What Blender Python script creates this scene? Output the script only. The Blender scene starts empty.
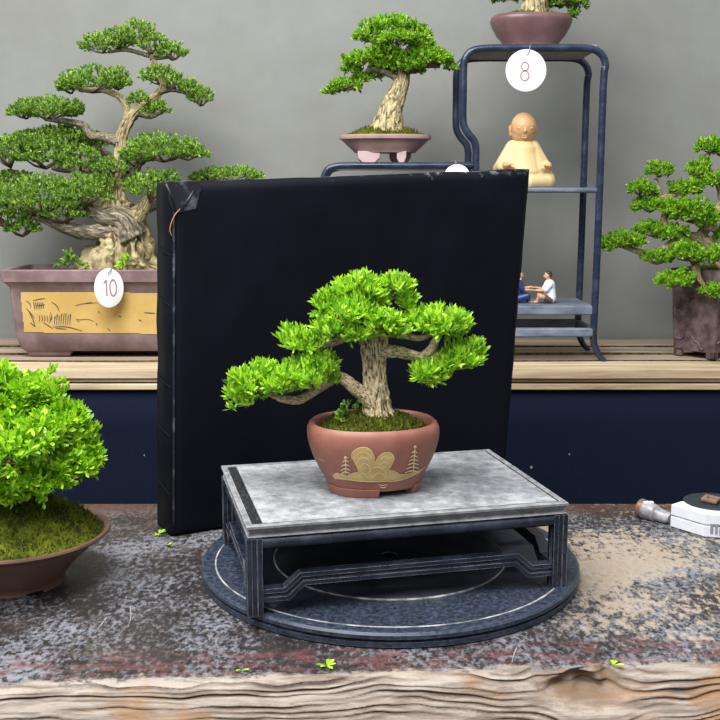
import bpy, bmesh, math, random
import numpy as np
from mathutils import Vector, Matrix, noise
from mathutils.bvhtree import BVHTree
from mathutils.geometry import tessellate_polygon

# ------------------------------------------------------------------ camera, world, lights, exposure
S = bpy.context.scene
COL = S.collection
F_PX, PITCH = 1023.4, math.radians(9.275)
CAM = Vector((0.0, -1.034, 0.379))
cd = bpy.data.cameras.new('camera')
cd.sensor_width = 36.0
cd.lens = 36.0 * F_PX / 720.0
cd.clip_start = 0.02
cam = bpy.data.objects.new('camera', cd)
COL.objects.link(cam)
cam.location = CAM
cam.rotation_euler = (math.pi / 2 - PITCH, 0, 0)
S.camera = cam

W = bpy.data.worlds.new('world')
S.world = W
W.use_nodes = True
_n = W.node_tree.nodes
_tc = _n.new('ShaderNodeTexCoord')
_sx = _n.new('ShaderNodeSeparateXYZ')
_mr = _n.new('ShaderNodeMapRange')
_mr.inputs[1].default_value, _mr.inputs[2].default_value = -0.15, 0.9
_rp = _n.new('ShaderNodeValToRGB')
_rp.color_ramp.elements[0].color = (0.11, 0.12, 0.14, 1)
_rp.color_ramp.elements[1].color = (1.0, 1.03, 1.06, 1)
_l = W.node_tree.links.new
_l(_tc.outputs['Generated'], _sx.inputs[0])
_l(_sx.outputs[2], _mr.inputs[0])
_l(_mr.outputs[0], _rp.inputs[0])
_l(_rp.outputs[0], _n['Background'].inputs[0])
_n['Background'].inputs[1].default_value = 0.72


def area(name, loc, target, sx, sy, power, color=(1, 1, 1)):
    l = bpy.data.lights.new(name, 'AREA')
    l.shape = 'RECTANGLE'
    l.size, l.size_y = sx, sy
    l.energy = power
    l.color = color
    o = bpy.data.objects.new(name, l)
    COL.objects.link(o)
    o.location = loc
    o.rotation_euler = (Vector(target) - Vector(loc)).to_track_quat('-Z', 'Y').to_euler()
    return o


area('ceiling_light', (-0.45, -0.45, 1.75), (0.0, 0.15, 0.0), 1.5, 0.5, 46, (1.0, 0.99, 0.96))
area('ceiling_light_behind', (-0.9, -1.5, 1.75), (0.05, 0.5, 0.25), 1.4, 0.6, 24, (0.95, 0.98, 1.0))

S.view_settings.view_transform = 'Standard'
S.view_settings.look = 'None'
S.view_settings.gamma = 1.0
S.view_settings.use_curve_mapping = False
S.view_settings.exposure = 0.5

# ------------------------------------------------------------------ helpers
rnd = random.Random(7)
npr = np.random.default_rng(11)
CP, SP = math.cos(PITCH), math.sin(PITCH)
FWD, UP, RIGHT = Vector((0, CP, -SP)), Vector((0, SP, CP)), Vector((1, 0, 0))


def ray(px, py):
    return FWD + RIGHT * ((px - 360) / F_PX) + UP * ((360 - py) / F_PX)


def at(px, py, y):
    d = ray(px, py)
    return CAM + d * ((y - CAM.y) / d.y)


def onz(px, py, z):
    d = ray(px, py)
    return CAM + d * ((z - CAM.z) / d.z)


def onplane(px, py, p0, n):
    d = ray(px, py)
    return CAM + d * ((Vector(p0) - CAM).dot(n) / d.dot(n))


def mpp(p):
    return (Vector(p) - CAM).dot(FWD) / F_PX


class MB:
    def __init__(self):
        self.v, self.f, self.m, self.uv = [], [], [], {}

    def add(self, verts, faces, mi=0):
        b = len(self.v)
        self.v += [Vector(q) for q in verts]
        self.f += [tuple(i + b for i in fc) for fc in faces]
        self.m += [mi] * len(faces)
        return b

    def box(self, c, s, R=None, mi=0):
        c = Vector(c)
        vs = []
        for k in (-1, 1):
            for j in (-1, 1):
                for i in (-1, 1):
                    q = Vector((i * s[0] / 2, j * s[1] / 2, k * s[2] / 2))
                    vs.append(c + (R @ q if R else q))
        self.add(vs, [(0, 2, 3, 1), (4, 5, 7, 6), (0, 1, 5, 4), (2, 6, 7, 3), (0, 4, 6, 2), (1, 3, 7, 5)], mi)

    def loft(self, rings, cap0=True, cap1=True, mi=0, closed=True):
        n = len(rings[0])
        vs = [q for r in rings for q in r]
        fs = []
        for k in range(len(rings) - 1):
            for i in range(n if closed else n - 1):
                j = (i + 1) % n
                fs.append((k * n + i, k * n + j, (k + 1) * n + j, (k + 1) * n + i))
        if cap0:
            fs.append(tuple(reversed(range(n))))
        if cap1:
            fs.append(tuple((len(rings) - 1) * n + i for i in range(n)))
        return self.add(vs, fs, mi)

    def tube(self, pts, rad, seg=12, mi=0, cap=True):
        pts = [Vector(q) for q in pts]
        if not isinstance(rad, (list, tuple)):
            rad = [rad] * len(pts)
        rings = []
        N = None
        for i, q in enumerate(pts):
            t = (pts[min(i + 1, len(pts) - 1)] - pts[max(i - 1, 0)]).normalized()
            if N is None:
                N = t.orthogonal().normalized()
            N = (N - t * N.dot(t)).normalized()
            B = t.cross(N)
            rings.append([q + (N * math.cos(a) + B * math.sin(a)) * rad[i] for a in [2 * math.pi * k / seg for k in range(seg)]])
        self.loft(rings, cap, cap, mi)

    def sweep(self, pts, section, upv=Vector((0, 0, 1)), mi=0):
        """section: list of (side, up) offsets swept along a polyline with mitred corners"""
        pts = [Vector(q) for q in pts]
        rings = []
        for i, q in enumerate(pts):
            a = (pts[i] - pts[i - 1]).normalized() if i else (pts[1] - pts[0]).normalized()
            b = (pts[i + 1] - pts[i]).normalized() if i < len(pts) - 1 else a
            t = (a + b).normalized()
            side = t.cross(upv).normalized()
            u = side.cross(t).normalized()
            k = 1.0 / max(0.4, t.dot(a))
            rings.append([q + side * s + u * (h * k) for s, h in section])
        self.loft(rings, True, True, mi)

    def ell(self, c, r, seg=20, rings=12, R=None, mi=0):
        c = Vector(c)
        rs = []
        for k in range(1, rings):
            ph = math.pi * k / rings
            rs.append([c + (R @ q if R else q) for q in
                       [Vector((r[0] * math.sin(ph) * math.cos(a), r[1] * math.sin(ph) * math.sin(a), -r[2] * math.cos(ph)))
                        for a in [2 * math.pi * i / seg for i in range(seg)]]])
        self.loft(rs, True, True, mi)

    def cap(self, a, b, ra, rb, seg=14, mi=0):
        a, b = Vector(a), Vector(b)
        t = (b - a).normalized()
        N = t.orthogonal().normalized()
        B = t.cross(N)
        rs = []
        prof = [(-math.cos(x), math.sin(x)) for x in [math.pi / 2 * k / 4 for k in range(1, 5)]]
        for z, r in prof:
            rs.append((a + t * z * ra, r * ra))
        for z, r in reversed(prof):
            rs.append((b - t * z * rb, r * rb))
        self.loft([[q + (N * math.cos(x) + B * math.sin(x)) * r for x in [2 * math.pi * i / seg for i in range(seg)]] for q, r in rs], True, True, mi)


ORG = {}


def finish(o, mats, parent, base, smooth):
    COL.objects.link(o)
    if parent is not None:
        o.parent = parent
        ORG[o.name] = ORG[parent.name]
    else:
        o.location = base
        ORG[o.name] = Vector(base)
    for m in (mats if isinstance(mats, (list, tuple)) else [mats]):
        o.data.materials.append(m)
    if smooth:
        o.data.polygons.foreach_set('use_smooth', [True] * len(o.data.polygons))
    return o


def obj(name, mb, mats, parent=None, base=None, smooth=True, bevel=0, sharp=None, seg=2):
    org = ORG[parent.name] if parent is not None else (Vector(base) if base is not None else Vector((0, 0, 0)))
    me = bpy.data.meshes.new(name)
    me.from_pydata([tuple(q - org) for q in mb.v], [], mb.f)
    me.polygons.foreach_set('material_index', mb.m)
    me.validate()
    me.update()
    o = bpy.data.objects.new(name, me)
    finish(o, mats, parent, org, smooth)
    if smooth and sharp is not None:
        me.set_sharp_from_angle(angle=math.radians(sharp))
    if bevel:
        md = o.modifiers.new('bevel', 'BEVEL')
        md.width = bevel
        md.segments = seg
        md.limit_method = 'ANGLE'
        md.angle_limit = math.radians(38)
        md.harden_normals = True
    return o


def npobj(name, V, Fc, mats, parent):
    org = ORG[parent.name]
    V = V - np.array(org)
    me = bpy.data.meshes.new(name)
    me.vertices.add(len(V))
    me.vertices.foreach_set('co', V.astype(np.float32).ravel())
    k = Fc.shape[1]
    me.loops.add(Fc.size)
    me.loops.foreach_set('vertex_index', Fc.astype(np.int32).ravel())
    me.polygons.add(len(Fc))
    me.polygons.foreach_set('loop_start', np.arange(0, Fc.size, k, dtype=np.int32))
    me.update(calc_edges=True)
    me.validate()
    o = bpy.data.objects.new(name, me)
    return finish(o, mats, parent, org, False)


def tag(o, label, cat, group=None):
    o['label'] = label
    o['category'] = cat
    if group:
        o['group'] = group
    return o


def thing(name, label, cat, base, group=None):
    o = bpy.data.objects.new(name, None)
    COL.objects.link(o)
    o.empty_display_size = 0.02
    o.location = base
    ORG[o.name] = Vector(base)
    return tag(o, label, cat, group)


def remeshed(name, mb, mats, parent, voxel, smooth_it=6):
    """one continuous skin over overlapping volumes"""
    o = obj(name, mb, mats, parent)
    r = o.modifiers.new('r', 'REMESH')
    r.mode = 'VOXEL'
    r.voxel_size = voxel
    sm = o.modifiers.new('s', 'SMOOTH')
    sm.iterations = smooth_it
    sm.factor = 0.5
    dg = bpy.context.evaluated_depsgraph_get()
    me = bpy.data.meshes.new_from_object(o.evaluated_get(dg))
    o.modifiers.clear()
    o.data = me
    me.name = name
    for v in me.vertices:          # sits flat on its shelf
        v.co.z = max(v.co.z, 0.0)
    me.polygons.foreach_set('use_smooth', [True] * len(me.polygons))
    return o


def cat_rom(pts, n):
    P = [np.array(p, float) for p in pts]
    P = [2 * P[0] - P[1]] + P + [2 * P[-1] - P[-2]]
    out = []
    for i in range(1, len(P) - 2):
        for k in range(n):
            t = k / n
            a, b, c, d = P[i - 1], P[i], P[i + 1], P[i + 2]
            out.append(0.5 * ((2 * b) + (c - a) * t + (2 * a - 5 * b + 4 * c - d) * t * t + (3 * b - a - 3 * c + d) * t ** 3))
    out.append(P[-2])
    return out


def sellipse(c, a, b, n, seg, rot=0.0):
    out = []
    for i in range(seg):
        t = 2 * math.pi * i / seg
        ct, st = math.cos(t), math.sin(t)
        x = a * math.copysign(abs(ct) ** (2 / n), ct)
        y = b * math.copysign(abs(st) ** (2 / n), st)
        out.append(Vector((c[0] + x * math.cos(rot) - y * math.sin(rot), c[1] + x * math.sin(rot) + y * math.cos(rot), c[2])))
    return out


def rrect(c, a, b, r, rot=0.0, k=6):
    """rounded rectangle outline"""
    out = []
    for sx, sy, a0 in ((1, 1, 0), (-1, 1, 90), (-1, -1, 180), (1, -1, 270)):
        for i in range(k + 1):
            t = math.radians(a0 + 90 * i / k)
            x, y = sx * (a - r) + r * math.cos(t), sy * (b - r) + r * math.sin(t)
            out.append(Vector((c[0] + x * math.cos(rot) - y * math.sin(rot), c[1] + x * math.sin(rot) + y * math.cos(rot), c[2])))
    return out


# ------------------------------------------------------------------ materials
def N(nt, t, **kw):
    n = nt.nodes.new(t)
    for k, v in kw.items():
        if k.startswith('i_'):
            key = k[2:]
            n.inputs[int(key) if key.isdigit() else key.replace('_', ' ')].default_value = v
        else:
            setattr(n, k, v)
    return n


def newmat(name):
    m = bpy.data.materials.new(name)
    m.use_nodes = True
    nt = m.node_tree
    return m, nt, nt.nodes['Principled BSDF'], nt.links.new


def c4(c):
    return (c[0], c[1], c[2], 1.0)


def ramp(nt, stops):
    r = nt.nodes.new('ShaderNodeValToRGB')
    e = r.color_ramp.elements
    while len(e) < len(stops):
        e.new(0.5)
    for q, (p, c) in zip(e, stops):
        q.position = p
        q.color = c4(c) if not isinstance(c, (int, float)) else (c, c, c, 1)
    return r


def noisy(nt, scale, stretch=(1, 1, 1), detail=6, rough=0.6, coord='Object', dist=0.0):
    tc = N(nt, 'ShaderNodeTexCoord')
    mp = N(nt, 'ShaderNodeMapping')
    mp.inputs['Scale'].default_value = stretch
    nz = N(nt, 'ShaderNodeTexNoise')
    nz.inputs['Scale'].default_value = scale
    nz.inputs['Detail'].default_value = detail
    nz.inputs['Roughness'].default_value = rough
    nz.inputs['Distortion'].default_value = dist
    nt.links.new(tc.outputs[coord], mp.inputs[0])
    nt.links.new(mp.outputs[0], nz.inputs[0])
    return nz


def mix(nt, fac, a, b):
    m = N(nt, 'ShaderNodeMix', data_type='RGBA')
    L = nt.links.new
    for sock, v in ((m.inputs[0], fac), (m.inputs[6], a), (m.inputs[7], b)):
        if isinstance(v, bpy.types.NodeSocket):
            L(v, sock)
        elif isinstance(v, (int, float)):
            sock.default_value = v
        else:
            sock.default_value = c4(v)
    return m.outputs[2]


def bump(nt, bsdf, h, strength, dist=0.002):
    b = N(nt, 'ShaderNodeBump')
    b.inputs['Strength'].default_value = strength
    b.inputs['Distance'].default_value = dist
    nt.links.new(h, b.inputs['Height'])
    nt.links.new(b.outputs[0], bsdf.inputs['Normal'])


def spotty(name, a, b, scale=40, rough=0.6, stretch=(1, 1, 1), lo=0.4, hi=0.65, bmp=0.15, bd=0.001, spec=0.5, detail=6):
    m, nt, B, L = newmat(name)
    nz = noisy(nt, scale, stretch, detail)
    r = ramp(nt, [(lo, a), (hi, b)])
    L(nz.outputs[0], r.inputs[0])
    L(r.outputs[0], B.inputs['Base Color'])
    B.inputs['Roughness'].default_value = rough
    B.inputs['Specular IOR Level'].default_value = spec
    if bmp:
        bump(nt, B, nz.outputs[0], bmp, bd)
    return m


def flat(name, c, rough=0.6, metal=0.0, spec=0.5):
    m, nt, B, L = newmat(name)
    nz = noisy(nt, 90)
    r = ramp(nt, [(0.3, [x * 0.93 for x in c]), (0.7, [min(1, x * 1.05) for x in c])])
    L(nz.outputs[0], r.inputs[0])
    L(r.outputs[0], B.inputs['Base Color'])
    B.inputs['Roughness'].default_value = rough
    B.inputs['Metallic'].default_value = metal
    B.inputs['Specular IOR Level'].default_value = spec
    return m


def lacquer(name, base, dust, wear, dust_lo=0.45, dust_hi=0.75, rough=0.35, scale=28, edge=0.0012, edge_cut=0.985, stretch=(1, 1, 1)):
    """dark lacquered wood with rubbed pale arrises and a patchy film of dust"""
    m, nt, B, L = newmat(name)
    nz = noisy(nt, scale, stretch, 8, 0.7)
    r = ramp(nt, [(dust_lo, 0.0), (dust_hi, 1.0)])
    L(nz.outputs[0], r.inputs[0])
    col = mix(nt, r.outputs[0], base, dust)
    bv = N(nt, 'ShaderNodeBevel', samples=6)
    bv.inputs['Radius'].default_value = edge
    ge = N(nt, 'ShaderNodeNewGeometry')
    dt = N(nt, 'ShaderNodeVectorMath', operation='DOT_PRODUCT')
    L(bv.outputs[0], dt.inputs[0])
    L(ge.outputs['Normal'], dt.inputs[1])
    er = ramp(nt, [(edge_cut - 0.12, 1.0), (edge_cut, 0.0)])
    L(dt.outputs['Value'], er.inputs[0])
    n2 = noisy(nt, 60, stretch, 5)
    r2 = ramp(nt, [(0.38, 0.15), (0.6, 1.0)])
    L(n2.outputs[0], r2.inputs[0])
    mm = N(nt, 'ShaderNodeMath', operation='MULTIPLY')
    L(er.outputs[0], mm.inputs[0])
    L(r2.outputs[0], mm.inputs[1])
    col = mix(nt, mm.outputs[0], col, wear)
    L(col, B.inputs['Base Color'])
    rr = ramp(nt, [(dust_lo, rough), (dust_hi, min(0.95, rough + 0.4))])
    L(nz.outputs[0], rr.inputs[0])
    L(rr.outputs[0], B.inputs['Roughness'])
    return m


def leafmat(name, cols, trans=0.35, rough=0.4):
    m, nt, B, L = newmat(name)
    ge = N(nt, 'ShaderNodeNewGeometry')
    r = ramp(nt, [(i / (len(cols) - 1), c) for i, c in enumerate(cols)])
    L(ge.outputs['Random Per Island'], r.inputs[0])
    L(r.outputs[0], B.inputs['Base Color'])
    B.inputs['Roughness'].default_value = rough
    B.inputs['Specular IOR Level'].default_value = 0.35
    tr = N(nt, 'ShaderNodeBsdfTranslucent')
    L(r.outputs[0], tr.inputs[0])
    ms = N(nt, 'ShaderNodeMixShader')
    ms.inputs[0].default_value = trans
    L(B.outputs[0], ms.inputs[1])
    L(tr.outputs[0], ms.inputs[2])
    L(ms.outputs[0], nt.nodes['Material Output'].inputs[0])
    return m


def barkmat(name, dark, mid, light, sc=14.0, st=0.28, lo=0.36, hi=0.62):
    m, nt, B, L = newmat(name)
    nz = noisy(nt, sc, (1, st, 1), 7, 0.65, 'UV', 0.6)
    n2 = noisy(nt, 260, (1, 1, 1), 4, 0.6)
    r = ramp(nt, [(lo, dark), ((lo + hi) / 2, mid), (hi, light)])
    L(nz.outputs[0], r.inputs[0])
    r2 = ramp(nt, [(0.35, (0.72, 0.70, 0.66)), (0.6, (1, 1, 1))])
    L(n2.outputs[0], r2.inputs[0])
    mu = N(nt, 'ShaderNodeMix', data_type='RGBA', blend_type='MULTIPLY')
    mu.inputs[0].default_value = 1.0
    L(r.outputs[0], mu.inputs[6])
    L(r2.outputs[0], mu.inputs[7])
    L(mu.outputs[2], B.inputs['Base Color'])
    B.inputs['Roughness'].default_value = 0.85
    bump(nt, B, nz.outputs[0], 0.7, 0.002)
    return m


M = {}


def wallmat():
    m, nt, B, L = newmat('grey_painted_wall')
    a = noisy(nt, 2.2, (1, 1, 1), 4)
    b = noisy(nt, 30, (1, 1, 1), 6)
    r = ramp(nt, [(0.35, (0.225, 0.226, 0.208)), (0.7, (0.275, 0.282, 0.272))])
    L(a.outputs[0], r.inputs[0])
    r2 = ramp(nt, [(0.3, (0.93, 0.93, 0.93)), (0.7, (1, 1, 1))])
    L(b.outputs[0], r2.inputs[0])
    mu = N(nt, 'ShaderNodeMix', data_type='RGBA', blend_type='MULTIPLY')
    mu.inputs[0].default_value = 1.0
    L(r.outputs[0], mu.inputs[6])
    L(r2.outputs[0], mu.inputs[7])
    L(mu.outputs[2], B.inputs['Base Color'])
    B.inputs['Roughness'].default_value = 0.8
    B.inputs['Specular IOR Level'].default_value = 0.25
    return m


M['wall'] = wallmat()
M['floor'] = spotty('grey_concrete', (0.16, 0.155, 0.15), (0.24, 0.235, 0.22), 6, 0.8)


def tablemat():
    m, nt, B, L = newmat('weathered_slab_wood')
    tc = N(nt, 'ShaderNodeTexCoord')
    sep = N(nt, 'ShaderNodeSeparateXYZ')
    L(tc.outputs['Object'], sep.inputs[0])
    X, Y, Z = sep.outputs

    def mr(sock, a, b, c=0.0, d=1.0):
        q = N(nt, 'ShaderNodeMapRange')
        q.interpolation_type = 'SMOOTHSTEP'
        L(sock, q.inputs[0])
        for i, v in enumerate((a, b, c, d)):
            q.inputs[i + 1].default_value = v
        return q.outputs[0]

    def mul(a, b):
        q = N(nt, 'ShaderNodeMath', operation='MULTIPLY')
        for s, v in ((q.inputs[0], a), (q.inputs[1], b)):
            if isinstance(v, (int, float)):
                s.default_value = v
            else:
                L(v, s)
        return q.outputs[0]

    def add(a, b):
        q = N(nt, 'ShaderNodeMath', operation='ADD')
        for s, v in ((q.inputs[0], a), (q.inputs[1], b)):
            if isinstance(v, (int, float)):
                s.default_value = v
            else:
                L(v, s)
        return q.outputs[0]
    ye = add(Y, mul(X, -0.062))           # distance that follows the slanting front edge
    # dark lacquer remains
    n0 = noisy(nt, 14, (1.0, 1.0, 1), 6)
    r0 = ramp(nt, [(0.35, (0.010, 0.009, 0.011)), (0.65, (0.030, 0.022, 0.022))])
    L(n0.outputs[0], r0.inputs[0])
    col = r0.outputs[0]
    # rubbed grey scuffs
    n1 = noisy(nt, 230, (0.8, 0.50, 1), 8, 0.75)
    n1b = noisy(nt, 12, (0.8, 0.8, 1), 4)
    sc = add(n1.outputs[0], mul(add(n1b.outputs[0], -0.5), 0.45))
    f1 = mr(sc, 0.46, 0.60)
    greyc = ramp(nt, [(0.35, (0.085, 0.083, 0.092)), (0.65, (0.215, 0.225, 0.265))])
    L(n1b.outputs[0], greyc.inputs[0])
    notback = mr(Y, 0.185, 0.10)
    col = mix(nt, mul(mul(f1, 0.85), add(mul(notback, 0.75), 0.25)), col, greyc.outputs[0])
    # pale dust worn down to bare wood, mostly on the right hand side and along the front
    n2 = noisy(nt, 150, (0.75, 0.45, 1), 9, 0.74)
    n2b = noisy(nt, 8, (0.7, 0.9, 1), 4)
    right = mr(X, 0.10, 0.28)
    mid = mul(mr(Y, -0.20, -0.02), mr(Y, 0.17, 0.05))
    patch = add(add(n2.outputs[0], mul(add(n2b.outputs[0], -0.5), 0.8)), mul(mul(right, mid), 0.07))
    f2 = mr(patch, 0.52, 0.62)
    col = mix(nt, mul(f2, add(mul(right, 0.72), 0.12)), col, (0.36, 0.29, 0.225))
    # reddish varnish left in a band behind the front edge and at the back edge
    n3 = noisy(nt, 110, (0.25, 0.8, 1), 8, 0.74)
    band = mul(mr(ye, -0.270, -0.252), mr(ye, -0.238, -0.205, 1.0, 0.0))
    f3 = mul(band, mr(n3.outputs[0], 0.47, 0.57))
    col = mix(nt, mul(f3, 0.75), col, (0.12, 0.045, 0.042))
    back = mul(mr(Y, 0.125, 0.175), mr(n3.outputs[0], 0.36, 0.55))
    col = mix(nt, mul(back, 0.8), col, (0.10, 0.042, 0.026))
    # bare pale wood by the edge
    n4 = noisy(nt, 130, (0.3, 0.5, 1), 9, 0.75)
    edge = add(mr(ye, -0.240, -0.284), mul(add(n4.outputs[0], -0.5), 2.0))
    f4 = mr(edge, 0.45, 0.75)
    gr = N(nt, 'ShaderNodeAttribute', attribute_name='grain')
    pk = N(nt, 'ShaderNodeAttribute', attribute_name='pocket')
    n5 = noisy(nt, 120, (0.16, 0.7, 1.6), 9, 0.72, dist=0.4)
    g2 = add(gr.outputs['Fac'], mul(add(n5.outputs[0], -0.54), 1.9))
    r5 = ramp(nt, [(0.25, (0.045, 0.029, 0.021)), (0.58, (0.125, 0.09, 0.068)), (0.85, (0.235, 0.188, 0.155)), (1.0, (0.32, 0.272, 0.232))])
    L(g2, r5.inputs[0])
    n6 = noisy(nt, 9, (0.8, 1, 1.5), 4)
    amber = mix(nt, mul(mr(n6.outputs[0], 0.53, 0.63), 0.7), r5.outputs[0], (0.24, 0.125, 0.05))
    amber = mix(nt, mul(pk.outputs['Fac'], 0.75), amber, (0.12, 0.068, 0.035))
    col = mix(nt, f4, col, amber)
    low = mr(Z, -0.0015, -0.006)
    col = mix(nt, low, col, amber)
    L(col, B.inputs['Base Color'])
    rg = ramp(nt, [(0.4, 0.30), (0.7, 0.75)])
    L(n1.outputs[0], rg.inputs[0])
    L(mix(nt, low, rg.outputs[0], (0.85, 0.85, 0.85)), B.inputs['Roughness'])
    bump(nt, B, add(n1.outputs[0], mul(n5.outputs[0], 0.6)), 0.5, 0.002)
    return m


M['table'] = tablemat()


def plankmat():
    m, nt, B, L = newmat('weathered_plank')
    n = noisy(nt, 16, (0.12, 2.2, 2.2), 8, 0.65, dist=0.6)
    r = ramp(nt, [(0.30, (0.16, 0.10, 0.055)), (0.45, (0.40, 0.30, 0.18)), (0.62, (0.62, 0.51, 0.35))])
    L(n.outputs[0], r.inputs[0])
    g = noisy(nt, 5, (0.7, 1.5, 1.5), 5)
    gr = ramp(nt, [(0.56, 0.0), (0.72, 0.55)])
    L(g.outputs[0], gr.inputs[0])
    L(mix(nt, gr.outputs[0], r.outputs[0], (0.20, 0.20, 0.10)), B.inputs['Base Color'])
    B.inputs['Roughness'].default_value = 0.8
    bump(nt, B, n.outputs[0], 0.3, 0.002)
    return m


def plankdark():
    return spotty('grey_brown_plank', (0.17, 0.12, 0.085), (0.40, 0.31, 0.22), 18, 0.8, (0.12, 2, 2), 0.3, 0.62)


M['plank'] = plankmat()
M['plank_dark'] = plankdark()


def clothmat():
    m, nt, B, L = newmat('navy_cloth')
    n = noisy(nt, 320, (1, 1, 1), 3)
    r = ramp(nt, [(0.35, (0.0030, 0.0056, 0.0165)), (0.7, (0.0050, 0.0088, 0.025))])
    L(n.outputs[0], r.inputs[0])
    v = noisy(nt, 90, (1, 1, 1), 0)
    vr = ramp(nt, [(0.865, 0.0), (0.875, 0.7)])
    L(v.outputs[0], vr.inputs[0])
    L(mix(nt, vr.outputs[0], r.outputs[0], (0.3, 0.33, 0.4)), B.inputs['Base Color'])
    B.inputs['Roughness'].default_value = 0.9
    B.inputs['Specular IOR Level'].default_value = 0.15
    return m


M['cloth'] = clothmat()


def vinylmat():
    m, nt, B, L = newmat('black_leathercloth')
    n = noisy(nt, 5, (1, 1, 1), 6)
    r = ramp(nt, [(0.35, (0.0010, 0.0014, 0.0042)), (0.72, (0.0026, 0.0034, 0.0085))])
    L(n.outputs[0], r.inputs[0])
    s = noisy(nt, 70, (1.0, 1.0, 0.8), 8, 0.75)
    sr = ramp(nt, [(0.66, 0.0), (0.76, 0.6)])
    L(s.outputs[0], sr.inputs[0])
    tc = N(nt, 'ShaderNodeTexCoord')
    sep = N(nt, 'ShaderNodeSeparateXYZ')
    L(tc.outputs['Object'], sep.inputs[0])
    mrg = N(nt, 'ShaderNodeMapRange')
    L(sep.outputs[2], mrg.inputs[0])
    for i_, v_ in enumerate((0.372, 0.404, -0.22, 0.10)):
        mrg.inputs[i_ + 1].default_value = v_
    ad = N(nt, 'ShaderNodeMath', operation='ADD')
    L(s.outputs[0], ad.inputs[0])
    L(mrg.outputs[0], ad.inputs[1])
    tr = ramp(nt, [(0.62, 0.0), (0.72, 0.8)])
    L(ad.outputs[0], tr.inputs[0])
    base = mix(nt, sr.outputs[0], r.outputs[0], (0.02, 0.022, 0.03))
    L(mix(nt, tr.outputs[0], base, (0.13, 0.14, 0.17)), B.inputs['Base Color'])
    B.inputs['Roughness'].default_value = 0.56
    B.inputs['Specular IOR Level'].default_value = 0.15
    f = noisy(nt, 520, (1, 1, 1), 2)
    bump(nt, B, f.outputs[0], 0.25, 0.0006)
    return m


M['vinyl'] = vinylmat()
M['vinyl_worn'] = spotty('scuffed_leathercloth', (0.009, 0.010, 0.016), (0.16, 0.17, 0.20), 60, 0.45, (1, 1, 1), 0.52, 0.78)
M['lacquer'] = lacquer('black_lacquer', (0.009, 0.012, 0.021), (0.050, 0.064, 0.104), (0.36, 0.37, 0.40), 0.46, 0.85, 0.26, 34, edge=0.0007)  # pale edges: rubbed wear, and gloss lines of the stretchers painted in
M['slab_rim'] = lacquer('dusty_pale_rim', (0.10, 0.102, 0.112), (0.24, 0.242, 0.255), (0.42, 0.42, 0.42), 0.35, 0.6, 0.45, 90)
M['turn'] = lacquer('navy_black_disc', (0.010, 0.014, 0.025), (0.062, 0.080, 0.120), (0.16, 0.19, 0.26), 0.40, 0.8, 0.32, 210, 0.0008)
M['dustline'] = spotty('pale_worn_line', (0.10, 0.105, 0.12), (0.50, 0.48, 0.45), 45, 0.8)
M['innerdisc'] = lacquer('inner_disc_black', (0.012, 0.015, 0.024), (0.06, 0.07, 0.095), (0.3, 0.3, 0.32), 0.4, 0.8, 0.45)


def slabmat():
    m, nt, B, L = newmat('dusty_grey_panel')
    n = noisy(nt, 120, (0.7, 0.7, 1), 9, 0.78)
    n2 = noisy(nt, 14, (1, 1, 1), 6, 0.7)
    r = ramp(nt, [(0.30, (0.10, 0.103, 0.112)), (0.5, (0.27, 0.276, 0.295)), (0.68, (0.42, 0.426, 0.445))])
    L(n.outputs[0], r.inputs[0])
    r2 = ramp(nt, [(0.36, (0.55, 0.55, 0.57)), (0.56, (1, 1, 1))])
    L(n2.outputs[0], r2.inputs[0])
    mu = N(nt, 'ShaderNodeMix', data_type='RGBA', blend_type='MULTIPLY')
    mu.inputs[0].default_value = 1.0
    L(r.outputs[0], mu.inputs[6])
    L(r2.outputs[0], mu.inputs[7])
    L(mu.outputs[2], B.inputs['Base Color'])
    B.inputs['Roughness'].default_value = 0.6
    bump(nt, B, n.outputs[0], 0.15, 0.0008)
    return m


M['slab'] = slabmat()
M['slab_edge'] = lacquer('chipped_black_border', (0.010, 0.010, 0.014), (0.10, 0.10, 0.11), (0.45, 0.45, 0.45), 0.50, 0.72, 0.4, 320)
M['rack'] = lacquer('navy_lacquer_rail', (0.014, 0.021, 0.048), (0.046, 0.062, 0.112), (0.30, 0.32, 0.36), 0.48, 0.85, 0.26, 30)
M['rack_worn'] = lacquer('rubbed_rack_board', (0.055, 0.07, 0.11), (0.20, 0.23, 0.30), (0.45, 0.45, 0.46), 0.35, 0.65, 0.4, 30, stretch=(0.4, 1, 1))
M['rack_top'] = lacquer('dusty_rack_board', (0.14, 0.135, 0.115), (0.34, 0.33, 0.29), (0.5, 0.5, 0.5), 0.35, 0.65, 0.6, 25, stretch=(1, 0.3, 1))
M['terracotta'] = spotty('terracotta_clay', (0.235, 0.086, 0.060), (0.29, 0.118, 0.084), 30, 0.55, bmp=0.06)
M['gold'] = spotty('ochre_slip_painting', (0.47, 0.31, 0.11), (0.60, 0.42, 0.18), 90, 0.55)
M['goldline'] = flat('pale_slip_line', (0.70, 0.55, 0.28), 0.5)
M['goldthin'] = flat('thin_tan_slip', (0.52, 0.33, 0.18), 0.5)
M['brownpot'] = spotty('brown_clay', (0.135, 0.072, 0.050), (0.19, 0.105, 0.075), 25, 0.42, bmp=0.06)
M['mauvepot'] = spotty('mauve_brown_clay', (0.165, 0.102, 0.106), (0.27, 0.185, 0.188), 22, 0.55, bmp=0.08)
M['pinkpot'] = spotty('dusty_rose_clay', (0.32, 0.205, 0.18), (0.41, 0.275, 0.245), 25, 0.45, bmp=0.05)
M['pinkfoot'] = flat('pale_pink_clay', (0.50, 0.36, 0.36), 0.5)
M['plumpot'] = spotty('plum_clay', (0.125, 0.065, 0.066), (0.165, 0.09, 0.088), 25, 0.4, bmp=0.05)
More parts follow.
